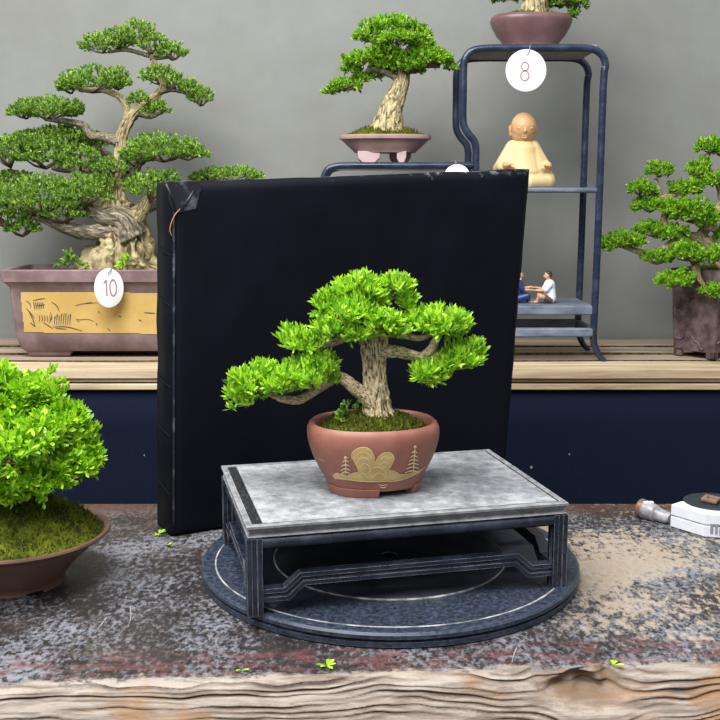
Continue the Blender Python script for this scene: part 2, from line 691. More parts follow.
M['darkpot'] = spotty('dark_carved_clay', (0.052, 0.032, 0.033), (0.15, 0.10, 0.10), 55, 0.55, bmp=0.5, bd=0.002)
M['panel'] = spotty('mustard_panel', (0.50, 0.32, 0.09), (0.60, 0.41, 0.14), 12, 0.6, bmp=0.0)
M['ink'] = flat('dark_ink', (0.07, 0.055, 0.045), 0.7)
M['inkgrey'] = flat('grey_ink', (0.28, 0.23, 0.17), 0.7)
M['moss'] = spotty('green_moss', (0.022, 0.026, 0.004), (0.13, 0.155, 0.012), 45, 0.95, lo=0.35, hi=0.62, bmp=0.8, bd=0.003, spec=0.1)
M['mossblade'] = leafmat('moss_fronds', [(0.025, 0.03, 0.005), (0.10, 0.12, 0.010), (0.20, 0.24, 0.018)], 0.25, 0.8)
M['soil'] = spotty('brown_soil_and_gap_shade', (0.035, 0.022, 0.012), (0.16, 0.11, 0.05), 80, 0.95, bmp=0.8, bd=0.003)
M['leafmain'] = leafmat('fresh_lime_leaf', [(0.08, 0.26, 0.04), (0.24, 0.52, 0.03), (0.42, 0.74, 0.035), (0.55, 0.84, 0.05), (0.66, 0.88, 0.12)], 0.34)
M['leaffront'] = leafmat('bright_yellow_green_leaf', [(0.12, 0.33, 0.02), (0.28, 0.58, 0.02), (0.44, 0.74, 0.03), (0.58, 0.82, 0.06)], 0.3)
M['leafback'] = leafmat('olive_green_leaf', [(0.05, 0.13, 0.02), (0.12, 0.28, 0.03), (0.23, 0.44, 0.045), (0.36, 0.56, 0.07), (0.50, 0.64, 0.20)], 0.34)
M['leafmid'] = leafmat('mid_green_leaf', [(0.07, 0.21, 0.015), (0.19, 0.44, 0.02), (0.32, 0.60, 0.025), (0.45, 0.66, 0.06)], 0.36)
M['bark'] = barkmat('fissured_tan_bark', (0.060, 0.036, 0.017), (0.50, 0.37, 0.20), (0.82, 0.69, 0.44), 15.0, 0.36, 0.40, 0.54)
M['barkpale'] = barkmat('pale_yellow_bark', (0.10, 0.07, 0.03), (0.44, 0.36, 0.19), (0.62, 0.53, 0.32), 15, 0.4, 0.40, 0.64)
M['barkgrey'] = barkmat('grey_brown_bark', (0.035, 0.028, 0.02), (0.16, 0.13, 0.09), (0.44, 0.38, 0.27))
M['twig'] = flat('brown_twig', (0.14, 0.10, 0.06), 0.9)
M['white'] = flat('white_plastic', (0.62, 0.635, 0.68), 0.35)
M['tagwhite'] = flat('white_card', (0.82, 0.83, 0.86), 0.45)
M['numred'] = flat('red_brown_number', (0.40, 0.19, 0.18), 0.6)
M['string'] = flat('grey_wire', (0.22, 0.22, 0.23), 0.5)
M['orange'] = flat('orange_thread', (0.42, 0.15, 0.06), 0.7)
M['robe'] = spotty('cream_yellow_glaze', (0.64, 0.47, 0.22), (0.70, 0.54, 0.28), 20, 0.55, bmp=0.04)
M['monk'] = spotty('tan_clay_skin', (0.56, 0.32, 0.15), (0.66, 0.40, 0.20), 25, 0.55, bmp=0.04)
M['skin'] = flat('painted_skin', (0.60, 0.33, 0.20), 0.5)
M['shirt'] = flat('white_painted_shirt', (0.80, 0.81, 0.84), 0.5)
M['hair'] = flat('dark_painted_hair', (0.04, 0.028, 0.025), 0.5)
M['blue'] = flat('navy_painted_robe', (0.020, 0.035, 0.14), 0.4)
M['shorts'] = flat('brown_painted_shorts', (0.12, 0.07, 0.05), 0.6)
M['blackplastic'] = flat('charcoal_plastic', (0.018, 0.022, 0.028), 0.35)
M['tanwood'] = spotty('tan_wooden_knob', (0.14, 0.085, 0.06), (0.20, 0.13, 0.09), 80, 0.6)
M['greymetal'] = spotty('worn_grey_metal', (0.11, 0.10, 0.105), (0.40, 0.39, 0.41), 60, 0.4, (1, 1, 1), 0.35, 0.62)
M['copper'] = flat('copper_band', (0.20, 0.10, 0.075), 0.45, 0.3)
M['markgrey'] = flat('grey_print', (0.20, 0.21, 0.24), 0.5)

# ------------------------------------------------------------------ setting
FLOOR_Z = -0.72


def struct(name, mb, m):
    o = obj(name, mb, m, base=(0, 0, 0), smooth=False)
    o['kind'] = 'structure'
    return o


b = MB(); b.box((0, 1.19, 0.6), (4.4, 0.08, 2.64)); struct('wall_back', b, M['wall'])
b = MB(); b.box((0, -0.5, FLOOR_Z - 0.03), (4.4, 3.5, 0.06)); struct('floor', b, M['floor'])

# ------------------------------------------------------------------ slab table
YB = 0.188


def front_edge(x):
    return -0.279 + 0.062 * x



def slab_table():
    t = thing('slab_table', 'dark weathered live-edge wooden slab table in the foreground', 'table', (0, 0, FLOOR_Z))
    mb = MB()
    nx, ns = 1000, 120

    def sm(a, b, x):
        q = max(0, min(1, (x - a) / (b - a)))
        return q * q * (3 - 2 * q)
    rows = []
    grain, brown = [], []
    kx = onz(583, 678, -0.004).x
    for i in range(nx + 1):
        u = 2 * i / nx - 1
        x = 0.42 * u + 0.30 * u ** 5
        edge = front_edge(x) + 0.005 * noise.noise(Vector((x * 6, 3.3, 0))) + 0.003 * noise.noise(Vector((x * 21, 1.3, 0)))
        kn = math.exp(-(abs((x - kx) / 0.036)) ** 3)
        prof = [(YB + 0.004 * noise.noise(Vector((x * 9, 8, 0))), -0.075), (YB + 0.005 * noise.noise(Vector((x * 9, 8, 0))), -0.004), (YB - 0.004, 0.0)]
        for k in range(1, 6):
            prof.append((YB + (edge + 0.01 - YB) * k / 6.0, 0.0))
        grain += [1.0] * len(prof)
        brown += [0.0] * len(prof)
        for k in range(ns + 1):
            s = k / ns
            z = -0.085 * s ** 1.5
            y = edge + 0.010 - 0.010 * min(1, s * 9) - 0.026 * sm(0.0, 0.7, s) + 0.015 * sm(0.75, 1, s)
            w = z * 1000 / 5.0 + 2.2 * noise.noise(Vector((x * 3.6, z * 12, 5))) + 0.9 * noise.noise(Vector((x * 12, z * 30, 9))) + 0.35 * noise.noise(Vector((x * 40, z * 60, 4)))
            # growth lines bend round the knot
            w += 1.6 * kn * math.exp(-((z + 0.030) / 0.014) ** 2)
            vary = 0.5 + noise.noise(Vector((x * 6, w * 0.6, 2)))
            rid = abs(math.sin(w * 4.2 + 2.0 * noise.noise(Vector((x * 5, w * 0.3, 7))))) ** 0.55
            rid = 1 - (1 - rid) * max(0.08, min(1.25, 0.55 + 2.2 * noise.noise(Vector((x * 9, w * 1.1, 2)))))
            fade = sm(0.0, 0.07, s)
            y += 0.0030 * fade * (1 - rid) + 0.0016 * noise.noise(Vector((x * 30, z * 120, 0))) * fade
            pk = kn * math.exp(-((z + 0.011 - 0.010 * abs((x - kx) / 0.036) ** 2) / 0.0095) ** 4)
            y += 0.020 * pk * (1 + 0.5 * noise.noise(Vector((x * 70, z * 120, 3))))
            y -= 0.006 * kn * math.exp(-((z + 0.027) / 0.006) ** 2)
            prof.append((y, z - 0.0012 * fade * noise.noise(Vector((x * 22, 4, s * 6)))))
            grain.append(1 - (1 - rid) * fade)
            brown.append(min(1.0, pk * 1.2) * fade)
        prof.append((edge + 0.04, -0.088))
        grain.append(1.0)
        brown.append(0.0)
        rows.append([Vector((x, y, z)) for y, z in prof])
    mb.loft(rows, True, True)
    org = Vector((0, 0, 0))
    me_parent = bpy.data.objects.new('slab', None)
    o = obj('slab', mb, M['table'], t)
    o.data.attributes.new('grain', 'FLOAT', 'POINT').data.foreach_set('value', grain)
    o.data.attributes.new('pocket', 'FLOAT', 'POINT').data.foreach_set('value', brown)
    # texture space at table height: keep object coordinates of the slab at the table top
    for v in o.data.vertices:
        v.co.z -= -FLOOR_Z
    o.location = (0, 0, -FLOOR_Z)
    o.data.set_sharp_from_angle(angle=math.radians(60))
    bpy.data.objects.remove(me_parent)
    for sx in (-0.5, 0.5):
        for yy in (-0.17, 0.12):
            l = MB(); l.box((sx, yy, (FLOOR_Z - 0.08) / 2), (0.07, 0.07, -FLOOR_Z - 0.08))
            obj('leg', l, M['plank_dark'], t, smooth=False, bevel=0.004)
    return t


slab_table()

# ------------------------------------------------------------------ plank bench, cloth skirt
BZ = 0.073
BF = 0.721


def bench():
    t = thing('plank_bench', 'long weathered plank bench along the grey wall carrying the back bonsai', 'bench', (0, 0.92, FLOOR_Z))
    ys = [(BF, 0.820), (0.850, 0.910), (0.940, 1.010), (1.040, 1.140)]
    for k, (a, c) in enumerate(ys):
        m = MB()
        rows = []
        th = 0.013 if k == 0 else 0.018
        for i in range(41):
            x = -1.3 + 2.6 * i / 40
            j1 = 0.003 * noise.noise(Vector((x * 4, k, 0)))
            j2 = 0.003 * noise.noise(Vector((x * 4, k + 9, 0)))
            dz = 0.0015 * noise.noise(Vector((x * 3, k + 4, 1))) - (0.002 if k else 0)
            rows.append([Vector((x, a + j1, BZ - th)), Vector((x, c + j2, BZ - th)), Vector((x, c + j2, BZ + dz)), Vector((x, a + j1, BZ + dz))])
        m.loft(rows)
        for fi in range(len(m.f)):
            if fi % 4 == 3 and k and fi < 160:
                m.m[fi] = 1  # shade of the plank gaps, painted dark onto the front faces
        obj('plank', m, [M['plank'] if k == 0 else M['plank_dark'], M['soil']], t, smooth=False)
    for z0, z1, yy, mm in ((BZ - 0.0210, BZ - 0.0150, BF + 0.006, M['plank']), (BZ - 0.0345, BZ - 0.0235, BF + 0.003, M['plank'])):
        m = MB()
        m.box((0, yy + 0.02, (z0 + z1) / 2), (2.6, 0.04, z1 - z0))
        obj('rail', m, mm, t, smooth=False, bevel=0.002)
    m = MB(); m.box((0, 0.94, BZ - 0.045), (2.6, 0.32, 0.012)); obj('under_board', m, M['soil'], t, smooth=False)  # dark board added below the gaps so they look shaded
    for sx in (-0.9, 0.0, 0.9):
        m = MB(); m.box((sx, 1.0, (FLOOR_Z + BZ - 0.052) / 2), (0.08, 0.2, -FLOOR_Z + BZ - 0.052))
        obj('post', m, M['plank_dark'], t, smooth=False)
    m = MB()
    rows = []
    zs = [BZ - 0.0335, BZ - 0.10, -0.1, -0.3, -0.5, FLOOR_Z + 0.005]
    for i in range(241):
        x = -1.28 + 2.56 * i / 240
        r = []
        for z in zs:
            q = (BZ - z)
            r.append(Vector((x, BF + 0.012 - 0.006 * q * math.sin(x * 9 + 1) - 0.010 * q * noise.noise(Vector((x * 4, z, 0))), z)))
        for z in reversed(zs):
            q = (BZ - z)
            r.append(Vector((x, BF + 0.015 - 0.006 * q * math.sin(x * 9 + 1) - 0.010 * q * noise.noise(Vector((x * 4, z, 0))), z)))
        rows.append(r)
    m.loft(rows)
    tag(obj('cloth_skirt', m, M['cloth'], base=(0, BF, FLOOR_Z)), 'plain navy cloth skirt hanging below the weathered plank bench', 'cloth')
    return t


bench()

# ------------------------------------------------------------------ turntable
TT = Vector((0.0301, -0.0351, 0.0))
TR, TZ = 0.190, 0.0146


def ringprof(c, prof, seg=128):
    return [[Vector((c.x + r * math.cos(a), c.y + r * math.sin(a), z)) for a in [2 * math.pi * i / seg for i in range(seg)]] for r, z in prof]


def turntable():
    t = thing('turntable', 'round navy-black turntable under the small black stand', 'turntable', TT)
    m = MB(); m.loft(ringprof(TT, [(TR - 0.004, 0.0), (TR - 0.001, 0.0015), (TR - 0.001, 0.0058), (TR - 0.004, 0.0068)]))
    obj('base_disc', m, M['turn'], t, sharp=35)
    m = MB(); m.loft(ringprof(TT, [(TR - 0.006, 0.0068), (TR - 0.0015, 0.0078), (TR, 0.0092), (TR, 0.0124), (TR - 0.0018, 0.0144), (TR - 0.0035, TZ), (0.178, TZ), (0.177, TZ - 0.0007), (0.002, TZ - 0.0007)]))
    d = obj('top_disc', m, M['turn'], t, sharp=35)
    m = MB(); m.loft(ringprof(TT, [(0.1765, TZ - 0.0007), (0.1765, TZ - 0.0002), (0.1749, TZ - 0.0002), (0.1749, TZ - 0.0007)]), False, False)
    obj('worn_line', m, M['dustline'], d)
    m = MB(); m.loft(ringprof(TT, [(0.117, TZ - 0.0007), (0.117, TZ + 0.0005), (0.1155, TZ + 0.0008), (0.075, TZ + 0.0008), (0.074, TZ + 0.0002), (0.008, TZ + 0.0002), (0.007, TZ - 0.002)]))
    i = obj('inner_disc', m, M['innerdisc'], t, sharp=35)
    m = MB(); m.loft(ringprof(TT, [(0.1178, TZ - 0.0007), (0.1178, TZ + 0.0004), (0.1168, TZ + 0.0008), (0.1168, TZ - 0.0007)]), False, False)
    obj('rim_line', m, M['dustline'], i)


turntable()

# ------------------------------------------------------------------ small stand
SC = Vector((0.0236, -0.0571, TZ))
SROT = math.radians(13.6)
SW, SD, SH = 0.2986, 0.2059, 0.082
RS = Matrix.Rotation(SROT, 3, 'Z')


def sl(x, y, z):
    q = RS @ Vector((x, y, 0))
    return Vector((SC.x + q.x, SC.y + q.y, TZ + z))


def ridged(w, h, n=3, dep=0.0012):
    """rectangular section whose long faces carry grooves"""
    pts = []
    k = 2 * n - 1
    for side in (1, -1):
        seq = []
        for i in range(k):
            y0, y1 = -h / 2 + h * i / k, -h / 2 + h * (i + 1) / k
            x = w / 2 - (dep if i % 2 else 0)
            seq += [(x, y0), (x, y1)]
        if side == -1:
            seq = [(-x, -y) for x, y in seq]
        pts += seq
    return pts


def stand():
    t = thing('display_stand', 'low black wooden stand with dusty grey top on the turntable', 'stand', (SC.x, SC.y, TZ))
    m = MB()
    hw, hd = SW / 2, SD / 2
    prof = [(hw - 0.012, SH - 0.0115), (hw - 0.0022, SH - 0.0115), (hw - 0.0012, SH - 0.0105), (hw - 0.0022, SH - 0.0094), (hw - 0.0045, SH - 0.0088), (hw - 0.0012, SH - 0.0034), (hw, SH - 0.0026), (hw, SH - 0.0006), (hw - 0.0006, SH), (hw - 0.0055, SH), (hw - 0.006, SH - 0.002)]
    m.loft([[sl(i * w, j * (w - hw + hd), z) for i, j in ((-1, -1), (1, -1), (1, 1), (-1, 1))] for w, z in prof], True, False)
    tp = obj('top_frame', m, M['slab_rim'], t, smooth=False)
    m = MB()
    m.box(sl(0, 0, SH - 0.0027), (SW - 0.0105, SD - 0.0105, 0.004), RS)
    obj('border', m, M['slab_edge'], t, smooth=False)
    m = MB()
    m.box(sl(0.0034, 0, SH - 0.0016), (SW - 0.0235, SD - 0.0150, 0.0032), RS)
    obj('top_panel', m, M['slab'], t, smooth=False)
    az = SH - 0.0115
    aw = 0.0112
    iw, idp = hw - 0.0005, hd - 0.0005
    sec = [(0.004, -aw), (0.0062, -aw + 0.0008), (0.0080, -aw + 0.003), (0.0085, -aw * 0.5), (0.0080, -0.003), (0.0062, -0.0008), (0.004, 0), (-0.005, 0), (-0.005, -aw)]
    for a, c in (((-1, -1), (1, -1)), ((1, -1), (1, 1)), ((1, 1), (-1, 1)), ((-1, 1), (-1, -1))):
        m = MB()
        ins = 0.0085
        p0 = sl(a[0] * (iw - ins), a[1] * (idp - ins), az)
        p1 = sl(c[0] * (iw - ins), c[1] * (idp - ins), az)
        m.sweep([p0, p1], sec)
        obj('apron', m, M['lacquer'], t, sharp=40)
    lw = 0.0135
    for i in (-1, 1):
        for j in (-1, 1):
            m = MB()
            k = 3
            sect = []
            for (dx, dy) in ((1, 0), (0, 1), (-1, 0), (0, -1)):
                for q in range(k):
                    a0, a1 = -lw / 2 + lw * q / k, -lw / 2 + lw * (q + 1) / k
                    e = lw / 2 - (0.0013 if q % 2 else 0)
                    for aa in (a0, a1):
                        sect.append((dx * e - dy * aa, dy * e + dx * aa))
            cx, cy = i * (iw - lw / 2 + 0.0005), j * (idp - lw / 2 + 0.0005)
            m.loft([[sl(cx + sx, cy + sy, z) for sx, sy in sect] for z in (0, az - 0.0002)])
            obj('leg', m, M['lacquer'], t, smooth=False)
    rs = ridged(0.010, 0.0115, 2, 0.0022)
    ze, zm = 0.0175, 0.030
    cx, cy = iw - lw / 2, idp - lw / 2
    for a, c in (((-1, -1), (1, -1)), ((1, -1), (1, 1)), ((1, 1), (-1, 1)), ((-1, 1), (-1, -1))):
        A = Vector((a[0] * cx, a[1] * cy, 0)); C = Vector((c[0] * cx, c[1] * cy, 0))
        L = (C - A).length
        d = (C - A) / L
        e0 = lw / 2 - 0.001
        ss = [(e0, ze), (e0 + 0.022, ze), (e0 + 0.036, zm), (L - e0 - 0.036, zm), (L - e0 - 0.022, ze), (L - e0, ze)]
        m = MB()
        m.sweep([sl(*(A + d * s).xy, z) for s, z in ss], rs)
        obj('stretcher', m, M['lacquer'], t, smooth=False)


stand()


# ------------------------------------------------------------------ foliage, trunks, pots
def leaves(centers, radii, nros, nleaf, L, W, zmin=-0.35, spread=0.7, upw=0.75, seed=1, lump=0.25, squash_bottom=0.6, fill=0.45, toward=0.0):
    """rosettes of spoon-shaped leaves over a set of lobes; returns verts, faces"""
    g = np.random.default_rng(seed)
    Vs, Fs = [], []
    off = 0
    for c, r, n in zip(centers, radii, nros):
        c = np.array(c); r = np.array(r)
        u = g.normal(size=(n * 4, 3)); u /= np.linalg.norm(u, axis=1, keepdims=True)
        u = u[u[:, 2] > zmin][:n]
        n2 = len(u)
        ph = g.uniform(0, 6.28, 3)
        lob = 1 + lump * (np.sin(u[:, 0] * 5 + ph[0]) * np.sin(u[:, 2] * 4 + ph[1]) + np.sin(u[:, 1] * 5 + ph[2]) * 0.5) * 0.7
        fr = (1 - fill * g.random(n2) ** 1.6) * lob
        P = u * r * fr[:, None]
        P[:, 2] = np.where(P[:, 2] < 0, P[:, 2] * squash_bottom, P[:, 2])
        P += c
        nr = u / r; nr /= np.linalg.norm(nr, axis=1, keepdims=True)
        ax = nr * 0.7 + np.array([0, -toward, upw]) + g.normal(size=(n2, 3)) * 0.28
        ax /= np.linalg.norm(ax, axis=1, keepdims=True)
        P = np.repeat(P, nleaf, 0); ax = np.repeat(ax, nleaf, 0)
        k = len(P)
        D = ax + g.normal(size=(k, 3)) * spread * 0.6
        D /= np.linalg.norm(D, axis=1, keepdims=True)
        sd = np.cross(D, g.normal(size=(k, 3))); sd /= np.linalg.norm(sd, axis=1, keepdims=True) + 1e-9
        # leaf blades tend to face up and outwards
        fc = np.cross(D, nr.repeat(nleaf, 0) + np.array([0, 0, 0.4])); fc /= np.linalg.norm(fc, axis=1, keepdims=True) + 1e-9
        sd = fc + sd * 0.9; sd -= D * (sd * D).sum(1, keepdims=True); sd /= np.linalg.norm(sd, axis=1, keepdims=True) + 1e-9
        nm = np.cross(sd, D)
        l = (L * g.uniform(0.65, 1.2, k))[:, None]; w = (W * g.uniform(0.75, 1.15, k))[:, None]
        b = P - D * l * 0.25 + g.normal(size=(k, 3)) * L * 0.07
        q = np.stack([b, b + D * l * 0.42 + sd * w * 0.30 + nm * w * 0.10, b + D * l * 0.80 + sd * w * 0.48 + nm * w * 0.12, b + D * l,
                      b + D * l * 0.80 - sd * w * 0.48 + nm * w * 0.12, b + D * l * 0.42 - sd * w * 0.30 + nm * w * 0.10], 1)
        Vs.append(q.reshape(-1, 3))
        base = off + np.arange(k)[:, None] * 6
        Fs.append(np.concatenate([base + np.array([[0, 1, 2, 3]]), base + np.array([[0, 3, 4, 5]])], 1).reshape(-1, 4))
        off += k * 6
    return np.concatenate(Vs), np.concatenate(Fs)


def pads(parent, Y, groups, dens, nleaf, L, W, mat, seed=0, name='foliage_pad', depth=1.0, twigs=True, **kw):
    """groups: list of pads; a pad is a list of lobes (px, py, rx, rz, dy)"""
    for gi, lobes in enumerate(groups):
        cs, rs, ns = [], [], []
        for lb in lobes:
            px, py, rx, rz = lb[:4]
            dy = lb[4] if len(lb) > 4 else 0.0
            c = at(px, py, Y + dy)
            s = mpp(c)
            ry = (rx * 0.8 + rz * 0.2) * s * depth
            cs.append(c); rs.append((max(L * 0.4, rx * s - L * 0.5), ry, max(L * 0.4, rz * s - L * 0.42)))
            ns.append(max(12, int(dens * (rx * rx + rx * rz * 2) / 1000.0)))
        V, Fc = leaves(cs, rs, ns, nleaf, L, W, seed=seed * 100 + gi, **kw)
        o = npobj(name, V, Fc, mat, parent)
        if twigs:
            m = MB()
            for c, r in zip(cs, rs):
                c = Vector(c)
                hub = c + Vector((0, 0, -r[2] * 0.55))
                for k in range(7):
                    a = rnd.uniform(0, 6.28)
                    e = c + Vector((math.cos(a) * r[0] * 0.7, math.sin(a) * r[1] * 0.7, r[2] * rnd.uniform(-0.2, 0.5)))
                    mid = hub.lerp(e, 0.5) + Vector((0, 0, -r[2] * 0.12))
                    q = min(r[0], r[2]) * 0.09
                    m.tube([hub, mid, e], [q, q * 0.7, q * 0.35], 5)
            obj('twigs', m, M['twig'], o)


def trunk(name, parent, pts, Y, mat, seg=40, n=14, ridge=0.16, k=7, twist=3.0, fine=0.08, seed=0.0, cap=True, ysq=1.0):
    """pts: (px, py, radius px, dy); bark ridges run along and twist round the stem"""
    W_ = [at(p[0], p[1], Y + (p[3] if len(p) > 3 else 0)) for p in pts]
    R_ = [p[2] * mpp(w) for p, w in zip(pts, W_)]
    C = cat_rom([(w.x, w.y, w.z, r) for w, r in zip(W_, R_)], n)
    P = [Vector(c[:3]) for c in C]
    m = MB()
    rings, uvs = [], []
    Nn = None
    ln = 0.0
    for i, q in enumerate(P):
        t = (P[min(i + 1, len(P) - 1)] - P[max(i - 1, 0)]).normalized()
        if Nn is None:
            Nn = Vector((0, 1, 0)) if abs(t.y) < 0.9 else Vector((1, 0, 0))
        Nn = (Nn - t * Nn.dot(t)).normalized()
        B = t.cross(Nn)
        if i:
            ln += (P[i] - P[i - 1]).length
        R = max(C[i][3], 0.0004)
        s = ln / (R_[0] + 1e-6)
        ring = []
        for j in range(seg):
            a = 2 * math.pi * j / seg
            x, y = math.cos(a + s * 0.22 * twist / 3), math.sin(a + s * 0.22 * twist / 3)
            v = noise.noise(Vector((x * k * 0.36, y * k * 0.36, s * 0.55 + seed)))
            v2 = noise.noise(Vector((x * k * 0.9, y * k * 0.9, s * 1.5 + seed)))
            v3 = noise.noise(Vector((x * 8, y * 8, s * 5 + seed)))
            rr = R * (1 + ridge * 1.5 * v + ridge * (0.5 - 1.6 * abs(v2)) + fine * v3)
            e = (Nn * math.cos(a) + B * math.sin(a)) * rr
            e.y *= ysq + (1 - ysq) * min(1.0, i / (len(P) * 0.3))
            ring.append(q + e)
        rings.append(ring)
        uvs.append(ln)
    m.loft(rings, True, cap)
    o = obj(name, m, mat, parent)
    me = o.data
    uv = me.uv_layers.new(name='uv')
    nn = seg
    for poly in me.polygons:
        vs = list(poly.vertices)
        js = [v % nn for v in vs]
        wrap = max(js) - min(js) > nn / 2
        for li, v in zip(poly.loop_indices, vs):
            j = v % nn
            if wrap and j < nn / 2:
                j += nn
            uv.data[li].uv = (j / nn * 2.2, uvs[min(v // nn, len(uvs) - 1)] / (R_[0] * 2.2))
    return o


def pot(parent, c, a, b_, n, prof, mat, rot=0.0, seg=96, name='pot', lob=None):
    m = MB()
    rings = []
    for z, s in prof:
        r = sellipse((c[0], c[1], c[2] + z), a * s, b_ * s, n, seg, rot)
        rings.append(r)
    m.loft(rings, True, True)
    o = obj(name, m, mat, parent, sharp=50)
    return o, m


def mossy(parent, c, a, b_, h, mat, blade=None, rot=0.0, n=2.0, name='moss', nb=2500, bl=0.0035, seed=0, prof=None, rough=0.25):
    m = MB()
    seg, rg = 56, 16
    rings = []
    for k in range(rg):
        s = 1 - k / rg
        r = sellipse((c[0], c[1], c[2]), a * s, b_ * s, n, seg, rot)
        out = []
        for q in r:
            hh = h * (1 - s ** 2.2) * (1 + 0.35 * noise.noise(Vector((q.x * 45 + seed, q.y * 45, 0)))) + h * rough * noise.noise(Vector((q.x * 160, q.y * 160, seed))) * min(1, (1 - s) * 6)
            out.append(Vector((q.x, q.y, q.z + hh)))
        rings.append(out)
    m.loft(rings, False, True)
    o = obj(name, m, mat, parent)
    if blade is not None:
        g = np.random.default_rng(seed + 5)
        bv = BVHTree.FromPolygons([tuple(v) for v in m.v], m.f)
        P = []
        for _ in range(nb):
            t = g.uniform(0, 6.28); s = math.sqrt(g.random()) * 0.98
            x, y = a * s * math.cos(t), b_ * s * math.sin(t)
            q = Vector((c[0] + x * math.cos(rot) - y * math.sin(rot), c[1] + x * math.sin(rot) + y * math.cos(rot), c[2] + 0.2))
            hit = bv.ray_cast(q, Vector((0, 0, -1)))[0]
            if hit:
                P.append(hit)
        P = np.array(P); k = len(P)
        D = g.normal(size=(k, 3)) * 0.6 + np.array([0, 0, 1.0]); D /= np.linalg.norm(D, axis=1, keepdims=True)
        sd = np.cross(D, g.normal(size=(k, 3))); sd /= np.linalg.norm(sd, axis=1, keepdims=True)
        l = bl * g.uniform(0.5, 1.3, k)[:, None]
        q = np.stack([P - sd * bl * 0.16, P + sd * bl * 0.16, P + D * l + sd * bl * 0.03, P + D * l - sd * bl * 0.03], 1).reshape(-1, 3)
        npobj('moss_fronds', q, (np.arange(k)[:, None] * 4 + np.arange(4)[None]), blade, o)['kind'] = 'stuff'
    return o


def arc_foot(parent, c, a, b_, t0, t1, s0, s1, h, mat, rot=0.0, n=2.0, top=1.06, name='foot'):
    m = MB()
    rings = []
    for k in range(13):
        t = math.radians(t0 + (t1 - t0) * k / 12)
        r = []
        for s, z in ((s0, -0.001 + 0.0), (s1, 0.0), (s1 * top, h), (s0, h)):
            ct, st = math.cos(t), math.sin(t)
            x = a * s * math.copysign(abs(ct) ** (2 / n), ct); y = b_ * s * math.copysign(abs(st) ** (2 / n), st)
            r.append(Vector((c[0] + x * math.cos(rot) - y * math.sin(rot), c[1] + x * math.sin(rot) + y * math.cos(rot), c[2] + max(0, z))))
        rings.append(r)
    m.loft(rings)
    return obj(name, m, mat, parent, smooth=False, bevel=0.0008)


def inside(p, poly):
    x, y = p
    r = False
    j = len(poly) - 1
    for i in range(len(poly)):
        xi, yi = poly[i]; xj, yj = poly[j]
        if (yi > y) != (yj > y) and x < (xj - xi) * (y - yi) / (yj - yi) + xi:
            r = not r
        j = i
    return r


class Decal:
    """relief painting laid on a curved pot wall"""
    def __init__(self, mb, off=0.0004):
        self.bv = BVHTree.FromPolygons([tuple(v) for v in mb.v], mb.f)
        self.off = off
        self.m = MB()

    def hit(self, px, py, off=None):
        h, nrm, _, _ = self.bv.ray_cast(CAM, ray(px, py).normalized())
        if h is None:
            return None
        if nrm.dot(h - CAM) > 0:
            nrm = -nrm
        return h + nrm * (self.off if off is None else off)

    def fill(self, poly, step=0.5, mi=0, off=None):
        xs = [p[0] for p in poly]; ys = [p[1] for p in poly]
        idx = {}
        vs, fs = [], []

        def vid(i, j):
            if (i, j) not in idx:
                h = self.hit(i * step, j * step, off)
                if h is None:
                    return None
                idx[(i, j)] = len(vs); vs.append(h)
            return idx[(i, j)]
        for i in range(int(min(xs) / step) - 1, int(max(xs) / step) + 2):
            for j in range(int(min(ys) / step) - 1, int(max(ys) / step) + 2):
                if inside(((i + 0.5) * step, (j + 0.5) * step), poly):
                    q = [vid(i, j), vid(i, j + 1), vid(i + 1, j + 1), vid(i + 1, j)]
                    if None not in q:
                        fs.append(tuple(q))
        self.m.add(vs, fs, mi)

    def stroke(self, pts, w, mi=0, off=None, n=5, smooth=True):
        pts = cat_rom(pts, n) if (smooth and len(pts) > 2) else [np.array(p, float) for p in pts]
        if len(pts) == 2:
            pts = [pts[0] + (pts[1] - pts[0]) * k / 6 for k in range(7)]
        vs = []
        for i, p in enumerate(pts):
            t = pts[min(i + 1, len(pts) - 1)] - pts[max(i - 1, 0)]
            t = t / (np.hypot(*t) + 1e-9)
            nn = np.array([-t[1], t[0]]) * w / 2 * (0.55 + 0.45 * math.sin(math.pi * i / (len(pts) - 1)))
            a = self.hit(*(p + nn), off); c = self.hit(*(p - nn), off)
            if a is None or c is None:
                return
            vs += [a, c]
        fs = [(2 * i, 2 * i + 1, 2 * i + 3, 2 * i + 2) for i in range(len(pts) - 1)]
        self.m.add(vs, fs, mi)


def cr(pts, ox, oy, k):
    return [(ox + x / k, oy + y / k) for x, y in pts]


